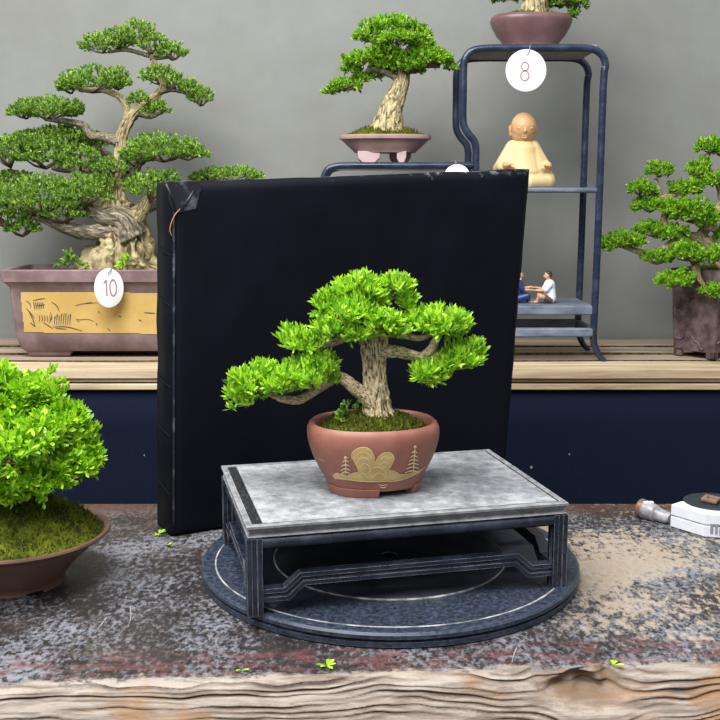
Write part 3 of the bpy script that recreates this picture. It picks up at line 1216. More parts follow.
# ------------------------------------------------------------------ main bonsai
def main_bonsai():
    zt = TZ + SH
    c = onz(373, 487, zt)
    Y = c.y
    c = Vector((c.x, Y + 0.002, zt))
    s = mpp(c)
    t = thing('potted_bonsai', 'small bonsai with lime leaves in a terracotta pot on the dusty black stand', 'bonsai', c, 'bonsai trees in pots')
    A = 65.5 * s
    B_ = A * 0.86
    H = 0.0665
    prof = [(0.006, 0.60), (0.006, 0.705), (0.011, 0.735), (0.014, 0.755), (0.022, 0.83), (0.032, 0.905), (0.042, 0.962), (0.050, 0.992), (0.056, 1.0), (0.061, 0.992), (0.0645, 0.968), (H, 0.93), (H - 0.0004, 0.895), (H - 0.003, 0.87), (H - 0.008, 0.855), (H - 0.012, 0.84)]
    p, pm = pot(t, c, A, B_, 2.25, prof, M['terracotta'], SROT * 0.6)
    for a0, a1 in ((196, 270), (318, 352), (20, 70), (110, 160)):
        arc_foot(p, c, A, B_, a0, a1, 0.55, 0.71, 0.0085, M['terracotta'], SROT * 0.6, 2.25)
    d = Decal(pm, 0.0005)
    K, ox, oy = 4.235, 290, 390
    rock = cr([(180, 360), (195, 348), (225, 352), (240, 362), (262, 350), (290, 345), (280, 320), (264, 290), (268, 260), (290, 245), (320, 242), (345, 258), (360, 285), (358, 305), (375, 280), (400, 263), (425, 265), (440, 285), (435, 310), (420, 335), (440, 338), (465, 355), (500, 352), (540, 340), (572, 322), (545, 350), (500, 372), (460, 385), (430, 380), (400, 388), (350, 390), (300, 388), (250, 382), (215, 378), (190, 375)], ox, oy, K)
    d.fill(rock, 0.4)
    o = obj('rock_painting', d.m, M['gold'], p)
    d2 = Decal(pm, 0.0008)
    for q in ([(275, 280), (300, 262), (330, 268), (345, 290)], [(282, 305), (305, 285), (330, 292), (342, 315)], [(292, 330), (312, 310), (335, 320), (340, 345)],
              [(375, 300), (400, 280), (425, 290)], [(372, 325), (395, 305), (420, 312)], [(330, 350), (360, 325), (395, 335), (410, 360)], [(345, 372), (375, 348), (405, 365)], [(290, 360), (310, 350), (330, 370)],
              [(262, 290), (266, 262), (290, 246), (320, 242), (345, 258), (360, 290)], [(362, 300), (378, 278), (400, 264), (425, 266), (440, 288), (420, 332)], [(185, 362), (230, 372), (300, 384), (400, 384), (460, 380), (530, 352), (570, 324)]):
        d2.stroke(cr(q, ox, oy, K), 0.9)
    for tx, ys, ws in ((236, (285, 300, 318, 335, 348), (14, 26, 34, 40, 34)), (528, (240, 262, 280, 296, 312, 328, 344), (10, 22, 30, 40, 46, 54, 60))):
        d2.stroke(cr([(tx, ys[0] - 6), (tx + (2 if tx < 300 else -8), ys[-1] + 8)], ox, oy, K), 1.0)
        for y, w in zip(ys, ws):
            x0 = tx - (0 if tx < 300 else (y - 240) * 0.12)
            d2.stroke(cr([(x0 - w / 2, y + 4), (x0, y - 4), (x0 + w / 2, y + 3)], ox, oy, K), 1.3)
    d2.stroke(cr([(372, 395), (392, 402), (412, 396)], ox, oy, K), 1.0)
    d2.stroke(cr([(380, 408), (396, 412), (408, 406)], ox, oy, K), 1.0)
    obj('raised_lines', d2.m, M['goldline'], o)
    d3 = Decal(pm, 0.0005)
    for q in ([(84, 246), (105, 258), (145, 278)], [(98, 292), (112, 294)], [(122, 290), (148, 300)], [(90, 275), (104, 298)]):
        d3.stroke(cr(q, ox, oy, K), 0.9)
    obj('line_painting', d3.m, M['goldthin'], p)
    mossy(t, (c.x, c.y, zt + H - 0.011), A * 0.85, B_ * 0.85, 0.019, M['moss'], M['mossblade'], SROT * 0.6, 2.25, nb=5200, bl=0.004, seed=3, rough=0.14)
    # little seedling at the left of the moss
    V, Fc = leaves([at(347, 409, Y - 0.02), at(341, 416, Y - 0.02), at(352, 404, Y - 0.015)], [(0.005, 0.005, 0.005)] * 3, [7, 6, 5], 5, 0.006, 0.0035, seed=77, zmin=-0.9)
    npobj('seedling', V, Fc, M['leafback'], t)
    tr = trunk('trunk', t, [(380, 428, 25), (378, 420, 18), (376.5, 411, 14.5), (376, 398, 12.5), (375, 380, 11), (374, 362, 11), (374, 348, 12), (373, 338, 12), (371, 326, 9), (366, 306, 5.5), (362, 292, 3)], Y, M['bark'], 84, 18, 0.19, 9, 3.5, 0.09, 1.0)
    for nm, q, sd in (('branch', [(377, 408, 8, -0.004), (366, 397, 7.4, -0.006), (356, 389, 6.5, -0.006), (347, 381, 6, -0.005), (337, 377, 5.2, 0), (325, 384, 4.6, 0.002), (310, 394, 4.2, 0.002), (297, 400, 4, 0), (280, 398, 3.4, 0), (266, 392, 2.5, 0), (250, 388, 1.5, 0)], 2.0),
                      ('branch', [(374, 350, 9, 0), (386, 351, 7, -0.003), (398, 352, 5.8, -0.004), (410, 355, 5.2, -0.003), (421, 357, 4.8, 0), (430, 351, 4.4, 0), (435, 342, 4, 0), (440, 332, 2.5, 0)], 3.0),
                      ('branch', [(424, 356, 4.2, 0), (434, 357, 3.6, 0), (446, 356, 3, -0.002), (458, 358, 2, 0)], 4.0),
                      ('branch', [(374, 334, 6, 0.004), (390, 333, 4, 0.004), (407, 336, 3.4, 0.004), (420, 338, 3, 0.004), (432, 334, 2, 0.004)], 5.0),
                      ('branch', [(370, 330, 6, 0), (352, 334, 4.5, 0), (335, 342, 3.5, 0), (315, 346, 2.6, 0), (298, 344, 1.6, 0)], 6.0),
                      ('branch', [(367, 312, 5, 0.006), (378, 303, 3.6, 0.006), (390, 298, 2.8, 0.008), (398, 292, 2, 0.01)], 7.0),
                      ('branch', [(428, 355, 3, 0), (426, 364, 2.6, -0.005), (428, 370, 1.6, -0.008)], 8.0)):
        trunk(nm, t, q, Y, M['bark'], 26, 8, 0.14, 6, 3, 0.08, sd)
    G = [[(248, 389, 25, 27, -0.008), (238, 397, 14, 21, -0.014), (264, 382, 22, 22, 0.0), (286, 384, 24, 22, -0.012)],
         [(318, 376, 25, 22, -0.012), (304, 374, 20, 19, 0.004), (326, 366, 14, 14, 0)],
         [(300, 342, 20, 17, 0.0), (287, 338, 10, 13, 0.0), (312, 346, 16, 14, -0.004)],
         [(338, 330, 29, 19, -0.02), (330, 308, 20, 20, -0.01), (350, 314, 27, 20, -0.022), (361, 334, 20, 13, -0.028)],
         [(360, 288, 28, 17, 0.0), (345, 294, 18, 16, -0.008), (375, 297, 17, 15, 0.0)],
         [(397, 291, 21, 17, 0.008), (406, 302, 11, 11, 0.008)],
         [(382, 324, 24, 16, -0.026), (396, 332, 17, 10, -0.02), (408, 321, 10, 19, 0.004)],
         [(440, 325, 33, 19, 0.0), (424, 323, 19, 17, 0.0), (457, 331, 18, 14, 0.0)],
         [(460, 360, 28, 17, 0.0), (473, 353, 15, 17, 0.004), (446, 367, 20, 15, -0.004)],
         [(426, 374, 22, 13, -0.012), (434, 380, 13, 12, -0.012)]]
    pads(t, Y, G, 38, 12, 0.0142, 0.0029, M['leafmain'], 1, zmin=-0.7, spread=0.66, upw=1.15, squash_bottom=0.8, fill=0.55, lump=0.2, toward=0.2)


main_bonsai()


# ------------------------------------------------------------------ front left bonsai
def front_bonsai():
    Y = -0.070
    c = onz(14, 583, 0.0)
    c = Vector((c.x, Y, 0))
    s = mpp(c)
    t = thing('potted_bonsai', 'leafy bright green bush bonsai in round brown pot cut by the left edge', 'bonsai', c, 'bonsai trees in pots')
    A = at(108, 530, Y).x - c.x
    H = at(108, 530, Y).z
    prof = [(0.003, 0.42), (0.003, 0.515), (0.0055, 0.525), (0.006, 0.50), (0.010, 0.535), (0.018, 0.60), (0.028, 0.70), (0.037, 0.81), (H - 0.008, 0.90), (H - 0.0055, 0.93), (H - 0.005, 0.97), (H - 0.002, 1.0), (H, 0.995), (H, 0.955), (H - 0.002, 0.93), (H - 0.007, 0.91)]
    p, pm = pot(t, c, A, A * 0.97, 2.0, prof, M['brownpot'])
    for a0 in (195, 258, 320, 30, 90, 150):
        arc_foot(p, c, A, A * 0.97, a0, a0 + 42, 0.40, 0.515, 0.004, M['brownpot'], top=1.0)
    mossy(t, (c.x, c.y, H - 0.007), A * 0.925, A * 0.9, 0.040, M['moss'], M['mossblade'], nb=6500, bl=0.0045, seed=12, rough=0.10)
    trunk('trunk', t, [(12, 522, 20, 0), (14, 508, 14, 0), (18, 485, 11, 0), (20, 460, 9, 0), (22, 430, 6, 0)], Y, M['bark'], 40, 12, 0.16, 7, 3, 0.06, 3.3)
    for q in ([(16, 500, 7, 0), (35, 482, 5, -0.01), (60, 470, 3, -0.015), (84, 462, 2, -0.015)], [(18, 490, 6, 0), (-10, 475, 5, -0.01), (-35, 460, 3, -0.01)], [(20, 470, 5, 0), (45, 445, 4, 0), (66, 425, 2, 0)]):
        trunk('branch', t, q, Y, M['bark'], 18, 8, 0.14, 6, 3, 0.06, 1.5)
    G = [[(16, 403, 36, 40, 0.0), (-15, 404, 38, 40, 0.0), (42, 396, 24, 28, 0.01)],
         [(64, 424, 28, 26, 0.005), (42, 436, 28, 24, -0.03)],
         [(80, 462, 24, 22, -0.005), (88, 442, 16, 22, 0.01), (60, 474, 22, 22, -0.02)],
         [(10, 452, 40, 32, -0.045), (36, 484, 28, 22, -0.035), (8, 490, 26, 20, -0.045), (-20, 476, 36, 32, -0.03)],
         [(-45, 440, 40, 45, 0.0)]]
    pads(t, Y, G, 32, 13, 0.0150, 0.0038, M['leaffront'], 2, zmin=-0.8, spread=0.9, upw=0.7, squash_bottom=0.95, fill=0.5, lump=0.32, toward=0.2)


front_bonsai()


# ------------------------------------------------------------------ big left bonsai with number ten
def left_bonsai():
    Yf = at(80, 357, 0.86).y
    cx = at(130, 300, 0.92).x
    c = Vector((cx, 0.935, BZ))
    t = thing('potted_bonsai', 'large tiered bonsai in long mauve rectangular pot with mustard panel', 'bonsai', c, 'bonsai trees in pots')
    yfr = 0.855
    zr = at(60, 270, yfr).z - BZ          # rim top
    zb = at(60, 283, yfr).z - BZ          # rim underside
    xr = cx - at(-1, 272, yfr).x          # rim half width
    xb = cx - at(4, 287, yfr).x
    x0 = cx - at(18, 350, yfr).x
    hd = c.y - yfr
    def dep(w): return hd - (xr - w)
    z1 = at(60, 336, yfr).z - BZ
    secs = [(0.010, x0 - 0.010), (0.010, x0 - 0.002), (0.016, x0 + 0.004), (z1 - 0.004, x0 + 0.010), (z1 + 0.002, x0 + 0.0105), (zb - 0.010, xb - 0.004), (zb - 0.002, xb + 0.002), (zb, xr - 0.004), (zb + 0.002, xr), (zr - 0.002, xr + 0.001), (zr, xr - 0.001), (zr, xr - 0.012), (zr - 0.014, xr - 0.016)]
    m = MB()
    m.loft([rrect((c.x, c.y, BZ + z), w, dep(w), 0.008) for z, w in secs])
    p = obj('pot', m, M['mauvepot'], t, sharp=35)
    for sx in (-1, 1):
        for sy in (-1, 1):
            f = MB()
            a = c.x + sx * (x0 - 0.004)
            b2 = a - sx * 0.088
            yy = c.y + sy * (dep(x0) - 0.004)
            f.loft([[Vector((a - sx * e, yy - sy * e, z)), Vector((b2 + sx * e * 1.5, yy - sy * e, z)), Vector((b2 + sx * e * 1.5, yy - sy * 0.03, z)), Vector((a - sx * e, yy - sy * 0.03, z))] for z, e in ((BZ, 0.004), (BZ + 0.012, 0.0))])
            obj('foot', f, M['mauvepot'], p, smooth=False, bevel=0.001)
    d = Decal(m, 0.0010)
    left, right = 20.5, 240
    d.fill([(left, 291.5), (left + 4, 332.3), (right - 4, 334.5), (right, 293.5)], 1.0)
    pn = obj('painted_panel', d.m, M['panel'], p)
    dk = Decal(m, 0.0018)
    K, ox, oy = 4.5, 0, 260
    for x in (156, 164, 172, 180, 188, 196):
        dk.stroke(cr([(x - 4, 188), (x + 2, 222 - (x - 156) * 0.1)], ox, oy, K), 0.9)
    dk.stroke(cr([(150, 182), (176, 176), (204, 172)], ox, oy, K), 0.8)
    dk.stroke(cr([(166, 205), (184, 203), (204, 200)], ox, oy, K), 0.7)
    for x in (248, 258, 268, 278, 288, 298, 308, 318):
        dk.stroke(cr([(x - 3, 292), (x, 262 - (x % 20)), (x + 3, 236 + abs(x - 290) * 0.6)], ox, oy, K), 0.8)
    for x in (176, 188, 200, 212, 224):
        dk.stroke(cr([(x, 248), (x + 4, 262), (x + 2, 276)], ox, oy, K), 0.8)
    for q in ([(232, 188), (256, 205), (268, 232)], [(228, 235), (234, 260), (222, 282)], [(118, 182), (134, 195), (140, 215)], [(118, 215), (140, 240), (156, 262)], [(128, 225), (146, 260), (160, 300)], [(136, 280), (160, 300)], [(196, 280), (240, 308)],
              [(240, 300), (300, 300), (370, 318)], [(250, 306), (300, 310)], [(445, 228), (447, 240)], [(432, 280), (438, 295)], [(535, 250), (548, 257)], [(625, 268), (638, 274)], [(485, 308), (498, 318)], [(650, 236), (698, 239)], [(510, 197), (535, 198)], [(380, 196), (415, 190)]):
        dk.stroke(cr(q, ox, oy, K), 0.9)
    for q in ([(340, 205), (375, 196), (440, 192)], [(340, 265), (362, 268), (395, 266), (425, 276)], [(345, 272), (360, 276)]):
        dk.stroke(cr(q, ox, oy, K), 0.6)
    obj('ink_drawing', dk.m, M['ink'], pn)
    mossy(t, (c.x, c.y, BZ + zr - 0.014), xr - 0.016, dep(xr) - 0.016, 0.012, M['soil'], None, 0, 10, 'soil', seed=4)
    Y = c.y - 0.005
    trunk('trunk', t, [(124, 284, 46), (122, 264, 35), (124, 246, 26), (122, 226, 20), (114, 206, 13), (114, 188, 8), (119, 168, 6.5), (122, 150, 6), (122, 138, 5.5), (126, 126, 5), (134, 114, 5), (144, 106, 4.6), (154, 98, 3.8), (162, 86, 2.6), (156, 66, 2), (148, 48, 1.5)], Y, M['barkpale'], 72, 14, 0.34, 10, 6, 0.12, 2.0, True, 0.55)
    for q, sd, mm in (([(126, 232, 13, -0.01), (104, 232, 9, -0.02), (84, 232, 7.5, -0.03), (66, 228, 6, -0.03), (50, 222, 4, -0.03), (30, 215, 2, -0.03)], 1, 'barkgrey'),
                  ([(132, 238, 15, -0.012), (122, 220, 13, -0.016), (104, 216, 9, -0.02), (92, 210, 6, -0.02), (84, 200, 3, -0.02)], 4, 'barkgrey'),
                  ([(122, 236, 14, -0.004), (136, 218, 10, -0.008), (146, 204, 6, -0.008), (150, 194, 3, -0.01)], 5, 'barkpale'),
                  ([(120, 142, 5, 0), (104, 137, 4.5, 0), (92, 136, 4, 0), (84, 126, 3.5, 0), (70, 122, 3, 0), (45, 119, 2, 0)], 6, 'barkgrey'),
                  ([(128, 120, 4.5, 0), (126, 106, 3.6, 0), (118, 96, 3, 0), (100, 90, 2.2, 0), (80, 89, 1.5, 0)], 7, 'barkpale'),
                  ([(158, 92, 3.5, 0), (170, 89, 3, 0), (184, 92, 2.2, 0), (196, 102, 1.5, 0)], 8, 'barkgrey'),
                  ([(138, 112, 4, 0), (150, 116, 3, 0), (160, 112, 2, 0)], 9, 'barkgrey'),
                  ([(150, 56, 2.2, 0), (128, 50, 2, 0), (108, 52, 1.4, 0)], 10, 'barkgrey'), ([(150, 58, 2.2, 0), (160, 58, 1.8, 0), (172, 57, 1.2, 0)], 11, 'barkgrey'),
                  ([(132, 176, 5, 0.0), (136, 168, 4.6, 0), (142, 160, 3, 0), (160, 158, 2, 0)], 12, 'barkgrey'),
                  ([(116, 182, 5, 0), (90, 172, 4, 0), (66, 170, 3, 0), (52, 168, 2, 0)], 13, 'barkgrey'),
                  ([(118, 166, 5, 0.03), (100, 150, 3.5, 0.05), (70, 142, 2.5, 0.05)], 14, 'barkgrey'),
                  ([(126, 215, 6, 0.02), (170, 200, 4, 0.04), (215, 182, 3, 0.05), (240, 178, 2, 0.05)], 15, 'barkgrey')):
        trunk('branch', t, q, Y, M[mm], 22, 8, 0.16, 7, 3, 0.06, sd)
    G = [[(102, 46, 25, 14), (120, 42, 20, 15), (138, 36, 22, 16), (154, 46, 18, 15), (172, 54, 18, 13)],
         [(92, 84, 36, 17), (70, 88, 16, 12), (118, 82, 15, 16)],
         [(160, 78, 21, 14), (176, 84, 16, 12), (200, 99, 15, 14), (190, 91, 14, 12)],
         [(140, 101, 14, 11), (158, 110, 14, 11), (146, 112, 10, 8)],
         [(46, 112, 38, 16), (26, 114, 22, 11), (68, 110, 18, 13)],
         [(66, 138, 40, 13, 0.05), (94, 144, 16, 10, 0.05), (30, 140, 22, 10, 0.05)],
         [(10, 155, 34, 23), (45, 157, 36, 22), (80, 163, 26, 21), (30, 146, 32, 15)],
         [(163, 152, 42, 19), (188, 154, 24, 13), (138, 158, 20, 18)],
         [(106, 176, 24, 15, 0.02), (15, 182, 26, 13, 0.03), (128, 182, 14, 12, 0.02)],
         [(40, 200, 50, 27, -0.03), (86, 194, 30, 22, -0.03), (8, 212, 30, 28, -0.03), (22, 228, 20, 17, -0.03), (64, 214, 28, 18, -0.035), (-18, 210, 22, 24, -0.03)],
         [(150, 190, 27, 21, -0.02), (164, 180, 18, 12, -0.02)],
         [(112, 168, 18, 12, -0.02), (104, 184, 16, 12, -0.02)],
         [(230, 176, 38, 11, 0.05), (205, 179, 18, 9, 0.05), (236, 188, 28, 10, 0.05)]]
    pads(t, Y, G, 150, 9, 0.0095, 0.0024, M['leafback'], 3, zmin=-0.5, spread=0.7, upw=0.95, squash_bottom=0.5, fill=0.45, lump=0.15)
    V, Fc = leaves([at(68, 262, Y - 0.05), at(60, 266, Y - 0.05), at(78, 266, Y - 0.05), at(70, 256, Y - 0.05)], [(0.014, 0.01, 0.008)] * 4, [14, 10, 10, 8], 4, 0.010, 0.0055, seed=91, zmin=-0.6)
    npobj('weed', V, Fc, M['leafback'], t)
    V, Fc = leaves([at(124, 264, Y - 0.06), at(120, 268, Y - 0.06), at(128, 258, Y - 0.06)], [(0.008, 0.006, 0.006)] * 3, [7, 6, 6], 4, 0.010, 0.006, seed=92, zmin=-0.6)
    npobj('weed', V, Fc, M['leafmain'], t)
    return yfr, zr


LB_Y, LB_ZR = left_bonsai()

# ------------------------------------------------------------------ display rack
RY0, RY1 = 0.82, 0.955
RR = 0.0066


def smooth_path(pts, n=6):
    return [Vector(p) for p in cat_rom([tuple(p) for p in pts], n)]


def rack():
    fx = at(593.5, 330, RY0).x
    zfoot = BZ
    t = thing('display_rack', 'tall navy lacquered display rack with open shelves against the grey wall', 'rack', (at(500, 350, RY0).x, (RY0 + RY1) / 2, BZ))
    q = lambda x, y: at(x, y, RY0)
    xl = q(323, 180).x
    z_low = q(560, 345).z
    top = q(530, 48).z
    up_pts = [Vector((fx, RY0, q(0, 338).z))] + [Vector((fx + 0.0015, RY0, z)) for z in (q(0, 250).z, q(0, 160).z, q(0, 80).z)] + [q(605.5, 66), q(602.5, 56), q(595, 50), q(582, 48)]
    up_pts += [Vector((x, RY0, top)) for x in (q(555, 48).x, q(510, 48).x)] + [q(484, 48.5), q(472, 51), q(465.5, 58), q(463.5, 68)]
    xl2 = q(463.5, 75).x
    up_pts += [Vector((xl2, RY0, z)) for z in (q(0, 90).z, q(0, 115).z)] + [q(464, 126), q(468.5, 134), q(474, 141), q(476, 149), q(476, 158), q(476, 172)]
    path = smooth_path(up_pts, 6)
    zs = q(400, 165.5).z
    xs1 = q(476, 165).x
    lpts = [Vector((xs1, RY0, zs)), Vector((q(440, 165).x, RY0, zs)), Vector((q(390, 165).x, RY0, zs)), Vector((q(350, 165).x, RY0, zs)), q(338, 166), q(329, 168.5), q(324.5, 175), q(323, 186)]
    lx = lpts[-1].x
    lpts += [Vector((lx, RY0, z)) for z in (q(0, 230).z, q(0, 290).z, q(0, 338).z)]
    lpath = smooth_path(lpts, 6)
    dy = RY1 - RY0
    for k in (0, dy):
        o = Vector((0, k, 0))
        m = MB(); m.tube([p + o for p in path], RR, 16); obj('frame_rail', m, M['rack'], t)
        m = MB(); m.tube([p + o for p in lpath], RR * 0.9, 16); obj('frame_rail', m, M['rack'], t)
        for sx, x0 in ((1, fx), (-1, lx)):
            m = MB()
            zz = q(0, 338).z
            pp = smooth_path([Vector((x0, RY0 + k, zz + 0.002)), Vector((x0 + sx * 0.003, RY0 + k, zz * 0.7 + BZ * 0.3)), Vector((x0 + sx * 0.012, RY0 + k, BZ + 0.012)), Vector((x0 + sx * 0.023, RY0 + k, BZ))], 5)
            m.tube(pp, [RR * (1 - 0.25 * i / (len(pp) - 1)) for i in range(len(pp))], 12)
            for v in m.v:
                v.z = max(v.z, BZ)
            obj('foot', m, M['rack'], t)
    # boards
    def board(name, xa, xb, z, th, mat, ya=RY0 - 0.004, yb=RY1 + 0.004, bev=0.003):
        m = MB(); m.box(((xa + xb) / 2, (ya + yb) / 2, z - th / 2), (xb - xa, yb - ya, th))
        return obj(name, m, mat, t, smooth=False, bevel=bev)
    board('top_board', q(474, 48).x, q(598, 48).x, top + RR - 0.0004, 0.010, M['rack_top'], RY0 + 0.002, RY1)
    board('shelf', lx + 0.02, xs1, zs + 0.004, 0.010, M['rack'], RY0 + 0.002, RY1)
    zm = q(560, 187.5).z
    board('shelf', xs1 - 0.02, fx + 0.003, zm, 0.0095, M['rack_worn'], bev=0.0045)
    zl = q(560, 305.5).z
    board('shelf', lx, fx - 0.002, zl, 0.017, M['rack_worn'])
    z2 = q(560, 328).z
    for yy in (RY0, RY1):
        m = MB(); m.box(((lx + fx) / 2, yy, z2 - 0.008), (fx - lx, 0.012, 0.016)); obj('rail', m, M['rack_worn'], t, smooth=False, bevel=0.003)
    for xx in (lx, fx):
        m = MB(); m.box((xx, (RY0 + RY1) / 2, z2 - 0.008), (0.011, dy, 0.014)); obj('rail', m, M['rack_worn'], t, smooth=False, bevel=0.002)
    # inner post below the left shelf joint
    for yy in (RY0, RY1):
        m = MB(); m.tube([Vector((xs1, yy, zl)), Vector((xs1, yy, zs))], RR * 0.9, 12); obj('post', m, M['rack'], t)
    return dict(top=top + RR, zs=zs + RR * 0.9 * 0 + 0.004, zm=zm, zl=zl, xs1=xs1)


RK = rack()


# ------------------------------------------------------------------ bonsai on the rack
def shelf_bonsai():
    Y = 0.885
    zb = RK['zs']
    cx = at(385, 150, Y).x
    c = Vector((cx, Y, zb))
    t = thing('potted_bonsai', 'small bonsai with pale leaning trunk in shallow rose pot on the low rack shelf', 'bonsai', c, 'bonsai trees in pots')
    s = mpp(c)
    A = 46 * s
    ztop = at(385, 135.5, Y).z - zb
    h0 = at(385, 153, Y).z - zb
    hh = ztop - h0
    prof = [(h0, 0.5), (h0, 0.66), (h0 + hh * 0.10, 0.69), (h0 + hh * 0.13, 0.70), (h0 + hh * 0.45, 0.84), (h0 + hh * 0.74, 0.945), (h0 + hh * 0.76, 0.985), (h0 + hh * 0.88, 1.0), (ztop, 0.99), (ztop, 0.94), (ztop - 0.006, 0.90)]
    p, pm = pot(t, c, A, A * 0.66, 2.6, prof, M['pinkpot'])
    for i, ang in enumerate((236, 304, 56, 124)):
        a = math.radians(ang)
        m = MB()
        x, y = c.x + A * 0.62 * math.cos(a), c.y + A * 0.66 * 0.62 * math.sin(a)
        w = 0.021 if i != 1 else 0.009
        cloud = [(-w, h0 + 0.002), (-w * 0.95, h0 * 0.45), (-w * 0.5, h0 * 0.05), (w * 0.1, 0.0), (w * 0.5, h0 * 0.1), (w * 0.9, h0 * 0.5), (w, h0 + 0.002)]
        m.loft([[Vector((x + u, y + dy, zb + v)) for u, v in cloud] for dy in (-0.006, 0.006)])
        obj('foot', m, M['pinkfoot'], p, smooth=False, bevel=0.0015)['label'] = 'pale pink cloud-shaped foot'
    mossy(t, (c.x, c.y, zb + ztop - 0.005), A * 0.9, A * 0.58, 0.022, M['moss'], M['mossblade'], 0, 2.4, nb=2200, bl=0.005, seed=21, rough=0.2)
    trunk('trunk', t, [(388, 138, 19), (388, 130, 19), (389, 121, 15), (392, 108, 11.5), (396, 98, 9.5), (400, 88, 8), (403, 78, 7), (402, 64, 5), (398, 48, 3)], Y, M['barkpale'], 44, 12, 0.12, 8, 3, 0.07, 5.0)
    for q in ([(402, 82, 4, 0), (390, 74, 3.4, 0), (372, 70, 2.6, 0), (356, 82, 2, 0), (340, 90, 1.4, 0)], [(403, 74, 4, 0), (420, 66, 3, 0), (440, 66, 2, 0)], [(401, 66, 3.6, 0), (385, 50, 2.6, 0), (372, 42, 1.6, 0)], [(401, 60, 3, 0), (412, 44, 2.4, 0), (420, 36, 1.4, 0)]):
        trunk('branch', t, q, Y, M['barkgrey'], 18, 7, 0.15, 6, 3, 0.06, 2.2)
    G = [[(392, 28, 30, 13), (372, 37, 19, 12), (414, 36, 18, 13), (398, 40, 26, 10, -0.03)],
         [(360, 62, 20, 11, -0.01), (352, 70, 13, 8), (376, 56, 12, 8)],
         [(346, 87, 19, 9), (330, 92, 10, 6), (360, 80, 11, 7)],
         [(382, 70, 16, 10, 0.02), (374, 76, 12, 7, 0.02)], [(396, 64, 24, 15, 0.012), (384, 56, 20, 15, -0.01), (406, 68, 16, 11, -0.012)],
         [(425, 60, 22, 16, -0.01), (440, 60, 15, 11), (414, 70, 14, 9, -0.015), (450, 68, 8, 8), (424, 46, 14, 10)]]
    pads(t, Y, G, 115, 10, 0.0120, 0.0032, M['leafmid'], 4, zmin=-0.5, spread=0.75, upw=0.7, squash_bottom=0.6, fill=0.45, lump=0.2)


shelf_bonsai()


def top_bonsai():
    Y = 0.885
    zb = RK['top']
    cx = at(530.5, 44, Y).x
    c = Vector((cx, Y, zb))
    t = thing('potted_bonsai', 'bonsai in plain plum bowl on top of the rack, cut by the upper edge', 'bonsai', c, 'bonsai trees in pots')
    s = mpp(c)
    A = 40.5 * s
    H = at(530, 16.5, Y).z - zb
    prof = [(0.004, 0.5), (0.004, 0.66), (0.010, 0.69), (H * 0.4, 0.84), (H * 0.65, 0.95), (H * 0.8, 0.995), (H * 0.88, 1.0), (H * 0.95, 0.98), (H, 0.93), (H - 0.001, 0.88), (H - 0.008, 0.85)]
    p, pm = pot(t, c, A, A * 0.75, 2.3, prof, M['plumpot'])
    for a0, a1 in ((205, 235), (262, 335), (25, 70), (110, 155)):
        arc_foot(p, c, A, A * 0.75, a0, a1, 0.45, 0.67, 0.006, M['plumpot'], 0, 2.3)
    mossy(t, (c.x, c.y, zb + H - 0.007), A * 0.86, A * 0.64, 0.016, M['moss'], M['mossblade'], 0, 2.3, nb=1200, bl=0.005, seed=31, rough=0.2)
    trunk('trunk', t, [(534, 20, 24), (534, 12, 15), (534, 2, 12), (531, -14, 9), (526, -30, 7), (530, -48, 5), (534, -62, 3)], Y, M['barkpale'], 40, 10, 0.22, 8, 3, 0.1, 8.0)
    for q in ([(531, -8, 6, 0), (548, -12, 4, -0.01), (565, -6, 3, -0.01), (578, 2, 2, 0)], [(530, -10, 5, 0), (512, -12, 4, 0), (495, -8, 2, 0)]):
        trunk('branch', t, q, Y, M['barkgrey'], 16, 6, 0.15, 6, 3, 0.06, 4.4)
    G = [[(568, 0, 18, 13, 0.0), (580, 4, 10, 9), (574, 14, 9, 6), (556, 2, 14, 11, 0.01)], [(490, -12, 24, 13), (476, -8, 12, 8), (500, -4, 14, 7), (512, -3, 10, 8, 0.02)], [(530, -62, 40, 20), (508, -46, 22, 14), (554, -46, 24, 14)], [(548, -22, 30, 10, -0.02)]]
    pads(t, Y, G, 95, 10, 0.0125, 0.0040, M['leafback'], 5, zmin=-0.6, spread=0.75, upw=0.6, squash_bottom=0.8, fill=0.45, lump=0.2)


top_bonsai()


